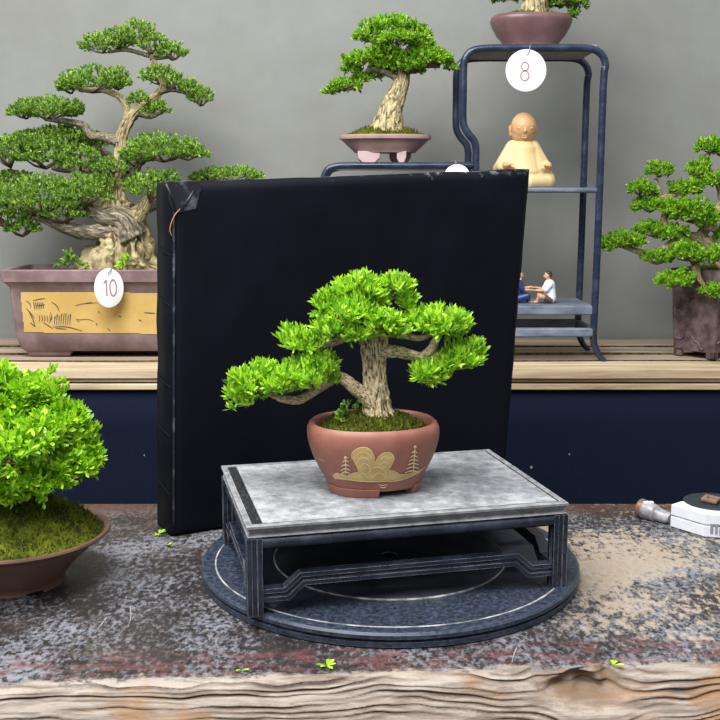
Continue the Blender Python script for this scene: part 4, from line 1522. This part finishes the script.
def right_bonsai():
    c = onz(715, 360, BZ)
    c = Vector((c.x, c.y + 0.060, BZ))
    Y = c.y
    t = thing('potted_bonsai', 'spreading bonsai in tall dark carved square pot at the right edge', 'bonsai', c, 'bonsai trees in pots')
    rot = math.radians(43)
    s = mpp(c)
    hs = 25.8 * s
    H = at(700, 268, Y).z - BZ
    Rm = Matrix.Rotation(rot, 3, 'Z')

    def sq(w, z, bulge=0.0):
        return [Vector((q.x, q.y, BZ + z)) for q in rrect((c.x, c.y, 0), w, w, 0.006, rot)]
    secs = [(0.012, hs * 0.55), (0.012, hs * 0.86), (0.02, hs * 0.875), (H * 0.35, hs * 0.93), (H * 0.75, hs * 0.985), (H * 0.86, hs * 0.99), (H * 0.87, hs * 1.05), (H * 0.97, hs * 1.06), (H, hs * 1.04), (H, hs * 0.90), (H - 0.02, hs * 0.86)]
    m = MB(); m.loft([sq(w, z) for z, w in secs])
    p = obj('pot', m, M['darkpot'], t, sharp=40)
    # carved frames on the two visible faces
    for k in range(4):
        f = MB()
        Rk = Matrix.Rotation(rot + k * math.pi / 2, 3, 'Z')
        gq = random.Random(50 + k)
        for n_ in range(9):
            x0, z0, an = gq.uniform(-0.6, 0.5), gq.uniform(0.14, 0.72), gq.uniform(0, 6.28)
            pp = []
            for e in range(7):
                x0 = max(-0.72, min(0.72, x0 + 0.13 * math.cos(an))); z0 = max(0.1, min(0.8, z0 + 0.035 * math.sin(an))); an += gq.uniform(-0.9, 0.9)
                dd = hs * (0.875 + 0.12 * z0 / 0.8)
                pp.append(Vector((c.x, c.y, BZ + z0 * H)) + Rk @ Vector((x0 * hs, -dd, 0)))
            f.tube(smooth_path(pp, 4), 0.0022, 6)
        obj('carved_relief', f, M['darkpot'], p)
    for i in (-1, 1):
        for j in (-1, 1):
            f = MB()
            for (w, d) in ((0.34, 0.16), (0.16, 0.34)):
                f.box(Vector((c.x, c.y, BZ + 0.008)) + Rm @ Vector((i * hs * (0.84 - w / 2), j * hs * (0.84 - d / 2), 0)), (hs * w, hs * d, 0.016), Rm)
            obj('foot', f, M['darkpot'], p, smooth=False, bevel=0.001)
    mossy(t, (c.x, c.y, BZ + H - 0.018), hs * 0.86, hs * 0.86, 0.02, M['moss'], M['mossblade'], rot, 6, nb=600, bl=0.005, seed=41)
    trunk('trunk', t, [(722, 274, 13), (719, 262, 9), (712, 248, 7), (704, 240, 5.6), (700, 236, 5), (708, 226, 4.5), (718, 212, 4.2), (722, 196, 3.8), (716, 178, 3), (706, 168, 3.4), (706, 158, 2.6), (712, 150, 1.6)], Y, M['barkpale'], 40, 10, 0.15, 8, 3, 0.07, 9.0)
    for q in ([(704, 241, 4.6, 0), (690, 236, 4, 0), (676, 240, 3.8, -0.01), (668, 248, 3.6, -0.01), (664, 258, 3, -0.01)], [(690, 237, 5, 0), (672, 230, 4, 0), (664, 222, 3.6, 0), (666, 210, 3.4, 0), (660, 198, 3.4, 0), (658, 188, 2.6, 0), (656, 178, 1.6, 0)],
              [(660, 198, 3, 0), (672, 196, 2.4, 0), (684, 192, 1.6, 0)], [(672, 244, 4, -0.01), (655, 254, 3.4, -0.01), (640, 252, 3, -0.01), (622, 246, 2, -0.01)], [(706, 250, 4, -0.03), (696, 262, 3.6, -0.05), (694, 275, 3, -0.055), (682, 284, 2, -0.055)],
              [(696, 262, 3, -0.05), (700, 280, 2.5, -0.055), (710, 292, 1.6, -0.055)], [(716, 228, 4.5, -0.02), (700, 224, 3.5, -0.02), (690, 216, 2.4, -0.02)]):
        trunk('branch', t, q, Y, M['barkpale'], 18, 8, 0.15, 6, 3, 0.06, 6.1)
    G = [[(659, 172, 13, 9)], [(640, 190, 14, 8), (650, 192, 8, 6)], [(684, 190, 15, 9), (694, 186, 9, 8)], [(650, 207, 17, 9), (664, 208, 10, 7)], [(692, 214, 22, 15, -0.02), (676, 210, 12, 9, -0.02), (704, 222, 12, 10, -0.02)],
         [(652, 231, 16, 9), (664, 236, 9, 7)], [(676, 234, 14, 8, -0.02)], [(620, 242, 19, 9, -0.01), (608, 247, 9, 8, -0.01), (634, 244, 12, 8, -0.01)], [(685, 254, 17, 11, -0.06), (694, 260, 9, 8, -0.06)], [(657, 259, 16, 9, -0.02)],
         [(672, 282, 18, 9, -0.07), (684, 278, 8, 8, -0.07)], [(714, 258, 13, 10, -0.07)], [(712, 293, 13, 8, -0.075)], [(710, 148, 14, 9), (720, 150, 12, 10)], [(697, 171, 11, 9), (702, 164, 7, 6)], [(712, 181, 13, 8, -0.01), (724, 182, 12, 9, -0.01)], [(734, 215, 24, 14), (730, 236, 18, 10)]]
    G = [[(l[0], l[1], l[2] + 2, l[3] + 3) + tuple(l[4:]) for l in pd] for pd in G]
    pads(t, Y, G, 120, 10, 0.0120, 0.0034, M['leafmid'], 6, zmin=-0.5, spread=0.8, upw=0.7, squash_bottom=0.6, fill=0.5, lump=0.2)


right_bonsai()


# ------------------------------------------------------------------ backdrop board
def backdrop():
    BL = onz(172, 538, 0.0)
    th = math.radians(28)
    d = Vector((math.cos(th), math.sin(th), 0)); nf = Vector((math.sin(th), -math.cos(th), 0)); T = 0.060
    TL = onplane(172, 182.5, BL - nf * 0.012, nf) + nf * 0.012
    TRt = onplane(532, 169, BL - nf * 0.012, nf) + nf * 0.012
    BR = onplane(506, 480, BL, nf)
    BR.z = 0.0
    t = thing('backdrop_board', 'square black leathercloth-covered board standing behind the small bonsai', 'board', ((BL + BR) / 2).to_tuple())
    nu, nv = 72, 72
    m = MB()

    def P(u, v, k):
        a = BL.lerp(BR, u); c = TL.lerp(TRt, u)
        q = a.lerp(c, v)
        # soft worn outline
        q += d * (0.0022 * noise.noise(Vector((v * 9, 2, u > 0.5))) * (1 if u in (0, 1) else 0))
        q += Vector((0, 0, 0.0018 * noise.noise(Vector((u * 9, 7, 3))) * v))
        wr = 0.0022 * noise.noise(Vector((u * 3.1, v * 2.7, 5))) + 0.0009 * noise.noise(Vector((u * 14, v * 9, 5)))
        e = min(u, 1 - u, v, 1 - v)
        rr = 0.0055 * max(0, 1 - e / 0.022) ** 2
        q = q + nf * (wr * min(1, e * 10) - rr)
        if k:
            q = q - nf * T + nf * 2 * rr
        if v > 0:
            q += nf * (-0.012 * v)
        q.z = max(q.z, 0.0)
        return q
    idx = {}
    for k in (0, 1):
        for j in range(nv + 1):
            for i in range(nu + 1):
                idx[(i, j, k)] = len(m.v)
                m.v.append(P(i / nu, j / nv, k))
    def F(a, b_, c_, e_, mi=0):
        m.f.append((a, b_, c_, e_)); m.m.append(mi)
    for j in range(nv):
        for i in range(nu):
            F(idx[i, j, 0], idx[i + 1, j, 0], idx[i + 1, j + 1, 0], idx[i, j + 1, 0])
            F(idx[i, j, 1], idx[i, j + 1, 1], idx[i + 1, j + 1, 1], idx[i + 1, j, 1])
    for i in range(nu):
        F(idx[i, nv, 0], idx[i + 1, nv, 0], idx[i + 1, nv, 1], idx[i, nv, 1], 1)
        F(idx[i, 0, 0], idx[i, 0, 1], idx[i + 1, 0, 1], idx[i + 1, 0, 0])
    for j in range(nv):
        F(idx[0, j, 0], idx[0, j + 1, 0], idx[0, j + 1, 1], idx[0, j, 1], 0)
        F(idx[nu, j, 0], idx[nu, j, 1], idx[nu, j + 1, 1], idx[nu, j + 1, 0], 1)
    body = obj('covered_panel', m, [M['vinyl'], M['vinyl_worn']], t)
    # piped seam down the left edge
    s = MB(); s.tube([P(0.006, v / 60, 0) + nf * 0.0012 for v in range(2, 60)], 0.0014, 8)
    obj('seam', s, M['vinyl_worn'], t)
    # side folds
    f = MB()
    for v in (0.12, 0.29, 0.43, 0.66, 0.8):
        a = P(0, v, 0); c = P(0, v + 0.02, 1)
        f.tube([a.lerp(c, k / 6) - d * (0.0012 * math.sin(k / 6 * 3.14)) for k in range(7)], [0.0004 + 0.0006 * math.sin(k / 6 * 3.14) for k in range(7)], 6)
    obj('fold', f, M['vinyl'], t)
    # folded corner patch
    pt = MB()
    quad = [(168, 181), (199, 180.5), (201, 190), (196, 209), (175, 214), (170, 200)]
    n2 = nf
    fr = [onplane(x, y, BL + nf * (0.0020 - 0.012), nf) for x, y in quad]
    bk = [q - nf * 0.004 for q in fr]
    pt.loft([bk, fr])
    obj('corner_patch', pt, M['vinyl_worn'], t, smooth=False, bevel=0.0008)['label'] = 'folded scuffed corner patch'
    cr_ = MB()
    cr_.tube([onplane(x, y, BL + nf * (0.003 - 0.012), nf) for x, y in ((194, 190), (188, 200), (181, 210))], [0.0004, 0.0012, 0.0005], 6)
    cr_.tube([onplane(x, y, BL + nf * (0.003 - 0.012), nf) for x, y in ((166, 184), (172, 197), (176, 212))], [0.0014, 0.0014, 0.0008], 6)
    obj('crease', cr_, M['vinyl_worn'], t)
    th_ = MB(); th_.tube(smooth_path([onplane(x, y, BL + nf * (0.0045 - 0.01), nf) for x, y in ((180, 209), (175, 215), (171, 224), (170, 231), (172, 236))]), 0.0006, 6)
    obj('thread', th_, M['orange'], t)['label'] = 'loose orange thread'


backdrop()


# ------------------------------------------------------------------ tags
def number_tag(label, cx, cy, Y, rx, ry, yaw, strokes, string_pts, pitch=0.0, show=True):
    c = at(cx, cy, Y)
    s = mpp(c)
    R = Matrix.Rotation(yaw, 3, 'Z') @ Matrix.Rotation(pitch, 3, 'X')
    rt, up, nm = R @ Vector((1, 0, 0)), R @ Vector((0, 0, 1)), R @ Vector((0, -1, 0))
    t = thing('number_tag', label, 'tag', c - up * ry * s, 'round number tags')
    r0 = ry * s
    k = rx / ry / max(0.2, abs(math.cos(yaw)))
    m = MB()
    m.loft([[c + rt * (q * math.cos(a) * k) + up * (q * math.sin(a)) + nm * z for a in [2 * math.pi * i / 48 for i in range(48)]] for q, z in ((r0 * 0.97, -0.001), (r0, -0.0006), (r0, 0.0006), (r0 * 0.97, 0.001))])
    d = obj('disc', m, M['tagwhite'], t, sharp=40)
    if strokes:
        n = MB()
        for pts, w in strokes:
            pts = cat_rom(pts, 6) if len(pts) > 2 else [np.array(p, float) for p in pts]
            vs = []
            for i, p in enumerate(pts):
                tg = pts[min(i + 1, len(pts) - 1)] - pts[max(i - 1, 0)]
                if len(pts) > 8 and np.hypot(*(pts[0] - pts[-1])) < 1e-6 and i in (0, len(pts) - 1):
                    tg = pts[1] - pts[-2]
                tg = tg / (np.hypot(*tg) + 1e-9)
                q = np.array([-tg[1], tg[0]]) * w / 2
                for e in (p + q, p - q):
                    vs.append(c + rt * (e[0] * r0 * k) + up * (e[1] * r0) + nm * 0.0014)
            n.add(vs, [(2 * i, 2 * i + 1, 2 * i + 3, 2 * i + 2) for i in range(len(pts) - 1)])
        obj('printed_number', n, M['numred'], d)
    if string_pts:
        g = MB()
        g.tube(smooth_path([at(x, y, Y + dy) for x, y, dy in string_pts], 4), 0.0011, 6)
        obj('wire', g, M['string'], t)
    return t


def ring(cx, cy, rx, ry, n=14):
    return [(cx + rx * math.sin(2 * math.pi * i / n), cy + ry * math.cos(2 * math.pi * i / n)) for i in range(n + 1)]


number_tag('white number 8 tag hanging from the top rail of the rack', 526, 70.5, RY0 - 0.012, 20.5, 20.5, math.radians(4),
           [(ring(-0.06, 0.19, 0.17, 0.20), 0.065), (ring(-0.06, -0.25, 0.20, 0.23), 0.065)],
           [(526, 57, 0.0), (529, 52, -0.001), (530, 47, 0.001), (531, 44, 0.016)])
number_tag('white number 10 tag hanging on the rim of the long mauve pot', 109, 288, LB_Y - 0.020, 13, 19.6, math.radians(28),
           [([(-0.38, 0.24), (-0.30, 0.30), (-0.18, 0.42)], 0.08), ([(-0.18, 0.42), (-0.18, -0.40)], 0.09), (ring(0.27, 0.0, 0.22, 0.41), 0.09)],
           [(108, 274, -0.004), (110, 271, -0.004), (112, 268, 0.008), (113, 266, 0.03)])
number_tag('white tag hanging from the low rack shelf rail, mostly hidden behind the black board', 457, 178, RY0 - 0.012, 13.5, 13.5, 0.0, None, [(456, 166, 0.0), (456, 163, 0.0), (455, 161, 0.014)])


# ------------------------------------------------------------------ figurines
def hand(mb, p, d, up, s):
    """small curled hand: palm, four fingers, thumb"""
    d = d.normalized(); side = d.cross(up).normalized()
    mb.cap(p, p + d * s * 0.9, s * 0.42, s * 0.46)
    for k, ln in enumerate((0.75, 0.9, 0.85, 0.65)):
        b0 = p + d * s * 1.05 + side * s * (k - 1.5) * 0.26
        mid = b0 + d * s * ln * 0.6
        mb.cap(b0, mid, s * 0.15, s * 0.13)
        mb.cap(mid, mid + (d * 0.6 - up * 0.6) * s * ln * 0.6, s * 0.13, s * 0.10)
    mb.cap(p + d * s * 0.3 - side * s * 0.45, p + d * s * 0.95 - side * s * 0.75, s * 0.16, s * 0.12)


def buddha():
    Y = 0.878
    zb = RK['zm']
    c0 = at(523.5, 188, Y)
    c = Vector((c0.x, Y, zb))
    s = mpp(c)
    t = thing('monk_statue', 'cream-robed bald monk statue sitting on the middle shelf of the rack', 'statue', c)

    def q(px, py, dy=0.0):
        return Vector((c.x + (px - 523.5) * s, Y + dy, zb + (189 - py) * s))
    m = MB()
    hd = q(521.5, 130, -0.006)
    m.ell(hd, (12.6 * s, 13.0 * s, 14.2 * s), 32, 20)
    m.ell(q(521.5, 136.5, -0.004), (11.8 * s, 10.8 * s, 9.8 * s), 28, 16)
    m.cap(q(521.5, 130.5, -0.0285), q(521.5, 134.6, -0.0285), 0.9 * s, 1.6 * s)      # nose
    m.cap(q(518.9, 139.0, -0.0238), q(524.1, 139.0, -0.0238), 0.7 * s, 0.7 * s)       # lips
    m.cap(q(519.6, 140.8, -0.0228), q(523.4, 140.8, -0.0228), 0.8 * s, 0.8 * s)
    for sx in (-1, 1):
        m.cap(q(521.5 + sx * 2.6, 129.2, -0.0285), q(521.5 + sx * 7.8, 128.7, -0.0245), 0.8 * s, 0.6 * s)   # brow
        m.ell(q(521.5 + sx * 5.2, 131.6, -0.0258), (2.7 * s, 1.2 * s, 1.2 * s))                             # closed lid
        m.ell(q(521.5 + sx * 12.6, 132, 0.0), (1.8 * s, 3.0 * s, 4.4 * s))
        m.ell(q(521.5 + sx * 12.2, 136, 0.0), (1.5 * s, 2.0 * s, 3.0 * s))
    m.cap(q(521.5, 150), q(521.5, 138), 9 * s, 8 * s)
    m.cap(q(522, 178), q(522, 154), 14 * s, 12 * s)
    for sx, hx, hy in ((-1, 502, 167), (1, 545.5, 168)):
        sh = q(522 + sx * 14, 152)
        el = q(522 + sx * 21.5, 168, -0.004)
        hp = q(hx - sx * 1.0, hy, -0.033)
        sh = q(522 + sx * 9, 155)
        m.cap(q(522, 154), sh, 7 * s, 5 * s)
        m.cap(sh, el, 5 * s, 4.0 * s)
        m.cap(el, hp, 4.0 * s, 3.0 * s)
        hand(m, hp, Vector((-sx * 0.85, -0.45, 0.1)), Vector((0, -0.2, 1)), 4.2 * s)
    remeshed('body', m, M['monk'], t, 0.0010, 4)
    r = MB()
    r.ell(q(522.5, 180, 0.0), (29 * s, 20 * s, 13 * s), 28, 16)
    r.cap(q(522.5, 174), q(521.5, 156), 21 * s, 15.5 * s, 24)
    r.cap(q(521.5, 160), q(521.5, 149.5), 17 * s, 9.5 * s, 24)
    for sx in (-1, 1):
        r.cap(q(521.5 + sx * 12, 172, -0.002), q(521.5 + sx * 9, 154, 0), 15 * s, 10 * s, 22)
    for sx in (-1, 1):
        r.cap(q(521.5 + sx * 9, 150.5), q(521.5 + sx * 22, 171, -0.004), 8.5 * s, 7.5 * s, 18)
        r.cap(q(522 + sx * 22, 170, -0.004), q(522 + sx * 22.3, 168.5, -0.020), 7.2 * s, 5.2 * s, 18)
        r.cap(q(522.5 + sx * 22, 183, -0.012), q(522.5 + sx * 3, 184, -0.034), 8.5 * s, 7 * s, 18)
        r.ell(q(522.5 + sx * 23, 182, -0.006), (9 * s, 12 * s, 10 * s))
    o = remeshed('robe', r, M['robe'], t, 0.0014, 5)


buddha()


def seated(label, px, Y, face, zb, shirt, s, hairm, reach=True):
    """tiny seated figure, knees bent, hands forward; face = +1 looks right, -1 looks left"""
    c = Vector((at(px, 300, Y).x, Y, zb))
    t = thing('seated_figurine', label, 'figurine', c, 'tiny seated figurines')

    def q(u, v, w=0.0):
        return c + Vector((face * u * s, w * s, v * s))
    b = MB()
    b.ell(q(0.5, 26.6), (3.0 * s, 2.7 * s, 3.6 * s))
    b.ell(q(1.3, 25.2), (2.5 * s, 2.2 * s, 2.6 * s))
    b.cap(q(3.4, 26.4), q(4.1, 25.4), 0.45 * s, 0.65 * s)
    b.cap(q(3.1, 23.9, -0.6), q(3.1, 23.9, 0.6), 0.4 * s, 0.4 * s)
    for sy in (-1, 1):
        b.ell(q(3.0, 26.9, sy * 1.1), (0.5 * s, 0.5 * s, 0.4 * s))
        b.ell(q(0.3, 26.2, sy * 2.7), (0.7 * s, 0.4 * s, 1.0 * s))
    b.cap(q(-0.8, 19), q(0.1, 24), 2.0 * s, 1.6 * s)
    b.cap(q(-2.4, 4.5), q(-1.2, 17.5), 4.8 * s, 4.6 * s)
    for sy in (-1, 1):
        b.cap(q(-1, 18.2), q(-0.8, 18, sy * 5.2), 2.4 * s, 2.2 * s)
        b.cap(q(-0.8, 18, sy * 5.4), q(3.2, 12.8, sy * 6), 2.1 * s, 1.6 * s)
        e = q(11, 12.4 if sy < 0 else 14.6, sy * 3.4)
        b.cap(q(3.2, 12.8, sy * 6), e, 1.6 * s, 1.1 * s)
        hand(b, e, Vector((face, -sy * 0.25, 0.05)), Vector((0, 0, 1)), 1.9 * s)
        b.cap(q(-1.5, 3.8, sy * 2.6), q(7.2, 7.0, sy * 5.6), 3.2 * s, 2.2 * s)
        b.cap(q(7.2, 7.0, sy * 5.6), q(9.4, 1.7, -sy * 0.5), 2.1 * s, 1.4 * s)
        b.cap(q(9.2, 1.4, -sy * 0.5), q(12.2, 1.2, -sy * 1.8), 1.3 * s, 1.1 * s)
    remeshed('body', b, M['skin'], t, 0.00055, 2)
    r = MB()
    r.cap(q(-2.4, 5.4), q(-1.3, 17.6), 5.8 * s, 5.2 * s, 20)
    r.cap(q(-1.0, 18.6, -4.6), q(-1.0, 18.6, 4.6), 3.0 * s, 3.0 * s)
    for sy in (-1, 1):
        r.cap(q(-0.8, 18, sy * 5.2), q(2.6, 13.4, sy * 5.9), 3.0 * s, 2.5 * s)
    o = remeshed('shirt', r, shirt, t, 0.0007, 4)
    if shirt is M['blue']:
        k = MB()
        for sy in (-1, 1):
            k.cap(q(-1.5, 4.2, sy * 2.6), q(7.2, 7.2, sy * 5.6), 4.0 * s, 3.0 * s)
            k.cap(q(7.2, 6.6, sy * 5.6), q(8.6, 3.4, -sy * 0.2), 2.9 * s, 2.6 * s)
        remeshed('skirt', k, shirt, t, 0.0007, 3)
        k = MB(); k.cap(q(0, 21.2), q(0.2, 22.4), 2.3 * s, 2.0 * s); obj('collar', k, M['shirt'], t)
    else:
        k = MB()
        for sy in (-1, 1):
            k.cap(q(-1.5, 3.9, sy * 2.6), q(3.2, 5.6, sy * 4.3), 3.7 * s, 3.1 * s)
        remeshed('shorts', k, M['shorts'], t, 0.0007, 3)
    h = MB()
    h.ell(q(-0.3, 28.2), (3.0 * s, 2.95 * s, 2.6 * s))
    h.ell(q(-1.5, 26.8), (2.2 * s, 2.75 * s, 3.0 * s))
    remeshed('hair', h, hairm, t, 0.0006, 2)


FS = mpp(at(540, 300, 0.86))
seated('tiny seated figurine in white shirt reaching forward on the lower rack shelf', 547.5, 0.858, -1, RK['zl'], M['shirt'], FS * 1.06, M['hair'])
seated('tiny seated figurine in blue half hidden by the black board edge', 518.5, 0.862, 1, RK['zl'], M['blue'], FS * 1.08, M['hair'])


# ------------------------------------------------------------------ white device and metal nozzle at the right
def device():
    zt_ = 0.034
    pts = [onz(670, 527, 0.0), onz(704, 537.5, 0.0)]
    a, b2 = pts
    e = (b2 - a).normalized()
    nin = Vector((-e.y, e.x, 0))
    L = (b2 - a).length
    e2 = (Matrix.Rotation(math.radians(38), 3, 'Z') @ e)
    p2 = b2 + e2 * L * 1.15
    e3 = Matrix.Rotation(math.radians(52), 3, 'Z') @ e2
    p3 = p2 + e3 * L * 0.9
    e0 = Matrix.Rotation(math.radians(-88), 3, 'Z') @ e
    p5 = a - e0 * L * 0.42
    p4 = p3 + (p5 - p3) * 0.35 + Vector((0.0, 0.018, 0))
    poly = [a, b2, p2, p3, p4, p5]
    cen = sum(poly, Vector()) / 6
    t = thing('measuring_device', 'white plastic faceted device with round black top on the slab', 'device', (cen.x, cen.y, 0))
    zt_ = 0.0
    # height so that the left corner reaches its place
    zt_ = 0.379 - (0.379) * 0 - 0.0
    d = ray(671, 501); zt_ = CAM.z + d.z * ((p5.y - CAM.y) / d.y)
    zt_ = min(max(zt_, 0.024), 0.04)
    for z0, z1, nm in ((0.0005, zt_ * 0.50, 'lower_shell'), (zt_ * 0.53, zt_, 'upper_shell')):
        m = MB()
        ins = (lambda q, k: cen + (Vector((q.x, q.y, 0)) - Vector((cen.x, cen.y, 0))) * k)
        m.loft([[Vector((*(cen + (q - cen) * k).xy, z)) for q in poly] for z, k in ((z0, 0.98), (z0 + 0.001, 1.0), (z1 - 0.001, 1.0), (z1, 0.985))])
        obj(nm, m, M['white'], t, smooth=False, bevel=0.0012)
    m = MB(); m.loft([[Vector((*(cen + (q - cen) * 0.985).xy, z)) for q in poly] for z in (zt_ * 0.49, zt_ * 0.54)]); obj('seam', m, M['greymetal'], t, smooth=False)
    cc = onz(714, 502, zt_)
    r = onz(714, 502, zt_).x - onz(684.5, 502, zt_).x
    r = min(r, 0.036)
    m = MB(); m.loft(ringprof(Vector((cc.x, cc.y, 0)), [(r, zt_ - 0.002), (r, zt_ + 0.0006), (r - 0.001, zt_ + 0.0012), (r * 0.75, zt_ + 0.0008), (0.001, zt_ + 0.0008)], 48)); obj('dial', m, M['blackplastic'], t, sharp=40)
    kq = onz(711, 499, zt_ + 0.004)
    m = MB(); m.loft([[Vector((kq.x + 0.0125 * k * math.cos(x), kq.y + 0.0125 * k * math.sin(x) * 1.25, z)) for x in [math.radians(q) for q in (5, 95, 185, 275)]] for z, k in ((zt_ + 0.0008, 0.85), (zt_ + 0.003, 1.0), (zt_ + 0.0058, 0.96), (zt_ + 0.0058, 0.45), (zt_ + 0.003, 0.42))], True, True)
    kn = obj('knob', m, M['tanwood'], t, smooth=False, bevel=0.0006)
    kn['label'] = 'tan square knob'
    # grey print on the front right facet
    nrm = Vector((e2.y, -e2.x, 0))
    m = MB()
    Rk = Matrix((e2, -nrm, Vector((0, 0, 1)))).transposed()
    for u, w, v0, v1 in ((0.0075, 0.003, 0.22, 0.55), (0.0125, 0.0022, 0.20, 0.55), (0.0172, 0.003, 0.16, 0.55), (0.0123, 0.0128, 0.55, 0.61)):
        m.box(b2 + e2 * u + nrm * 0.0004 + Vector((0, 0, zt_ * (v0 + v1) / 2)), (w, 0.001, zt_ * (v1 - v0)), Rk)
    obj('printed_mark', m, M['markgrey'], t, smooth=False)
    return a, p5, zt_


DA, DB, DZ = device()


def nozzle():
    p1 = onz(676, 524, 0.0); p0 = onz(641, 516.5, 0.0)
    p0 = Vector((p0.x, p0.y, 0)); p1 = Vector((DA.x - 0.002, p1.y, 0))
    p1 = DB.lerp(DA, 0.6); p1 = Vector((p1.x - 0.004, p1.y + 0.004, 0)); 
    r = 0.0115
    a = onz(640, 518, 0.0); a = Vector((a.x, a.y + r * 0.5, r))
    b_ = Vector((p1.x, p1.y, r * 0.62))
    t = thing('metal_nozzle', 'worn grey metal nozzle with copper band beside the white device', 'nozzle', (a.lerp(b_, 0.5).x, a.lerp(b_, 0.5).y, 0))
    f = lambda k: a.lerp(b_, k)
    m = MB(); m.tube([f(0.14), f(0.2), f(0.5), f(0.56), f(0.58), f(0.92), f(1.0)], [r * 0.92, r * 0.98, r * 0.88, r * 0.82, r * 0.72, r * 0.6, r * 0.42], 20); obj('barrel', m, M['greymetal'], t, sharp=40)
    m = MB(); m.tube([f(0.0), f(0.02), f(0.08), f(0.15)], [r * 0.82, r * 0.95, r * 1.0, r * 0.98], 20); obj('band', m, M['copper'], t, sharp=40)['label'] = 'copper band'
    m = MB(); g = f(0.28); m.box(g + Vector((0.0, -r * 0.2, r * 0.86)), (0.012, 0.006, 0.003)); obj('clip', m, M['white'], t, smooth=False, bevel=0.0008)


nozzle()

# ------------------------------------------------------------------ fallen leaves and twigs on the slab
LEAFG = 'fallen leaves on the slab'


def fallen(label, px, py, n, L, seed, mat='leaffront', z=0.0):
    c = onz(px, py, z)
    t = MB()
    g = random.Random(seed)
    for k in range(n):
        a = g.uniform(0, 6.28); d = Vector((math.cos(a), math.sin(a), g.uniform(0.05, 0.35))).normalized()
        sd = d.cross(Vector((0, 0, 1))).normalized(); up = sd.cross(d)
        l = L * g.uniform(0.7, 1.1); w = l * 0.36
        o = c + Vector((0, 0, 0.0008)) + Vector((math.cos(a), math.sin(a), 0)) * L * 0.05
        pts = [o, o + d * l * .4 + sd * w * .35 + up * .0006, o + d * l * .78 + sd * w * .5 + up * .0006, o + d * l, o + d * l * .78 - sd * w * .5 + up * .0006, o + d * l * .4 - sd * w * .35 + up * .0006]
        lo = [p - Vector((0, 0, 0.0004)) for p in pts]
        t.add(pts + lo, [(0, 1, 2, 3), (0, 3, 4, 5), (6, 9, 8, 7), (6, 11, 10, 9)] + [(i, (i + 1) % 6 + 0, (i + 1) % 6 + 6, i + 6)[::-1] for i in range(6)])
    tag(obj('fallen_leaf', t, M[mat], base=(c.x, c.y, z), smooth=False), label, 'leaf', LEAFG)


fallen('green leaf sprig lying at the lower left corner of the black board', 159, 534, 6, 0.009, 1)
fallen('tiny pale leaf bit on the slab just below the board corner sprig', 167, 546, 2, 0.006, 2)
fallen('bright green leaf sprig lying near the front edge below the turntable', 327, 667, 7, 0.009, 3)
fallen('small green leaf on the slab front right above the knot', 613, 666, 3, 0.009, 4)
fallen('pale leaf crumb on the slab front left of the turntable', 242, 671, 2, 0.006, 5)


def straw(label, pts, r=0.00055):
    m = MB()
    P = [onz(x, y, 0.0) + Vector((0, 0, r * 1.0)) for x, y in pts]
    m.tube(smooth_path(P, 5), r, 6)
    tag(obj('dry_straw', m, M['dustline'], base=(P[0].x, P[0].y, 0)), label, 'straw', 'dry straws on the slab')


straw('pale dry straw lying on the left of the slab', [(128, 628), (131, 617), (130, 606)])
straw('thin pale straw lying left of the turntable', [(95, 634), (101, 626), (107, 618)])
straw('curved pale straw lying below the turntable edge', [(512, 663), (514, 655), (517, 648)])
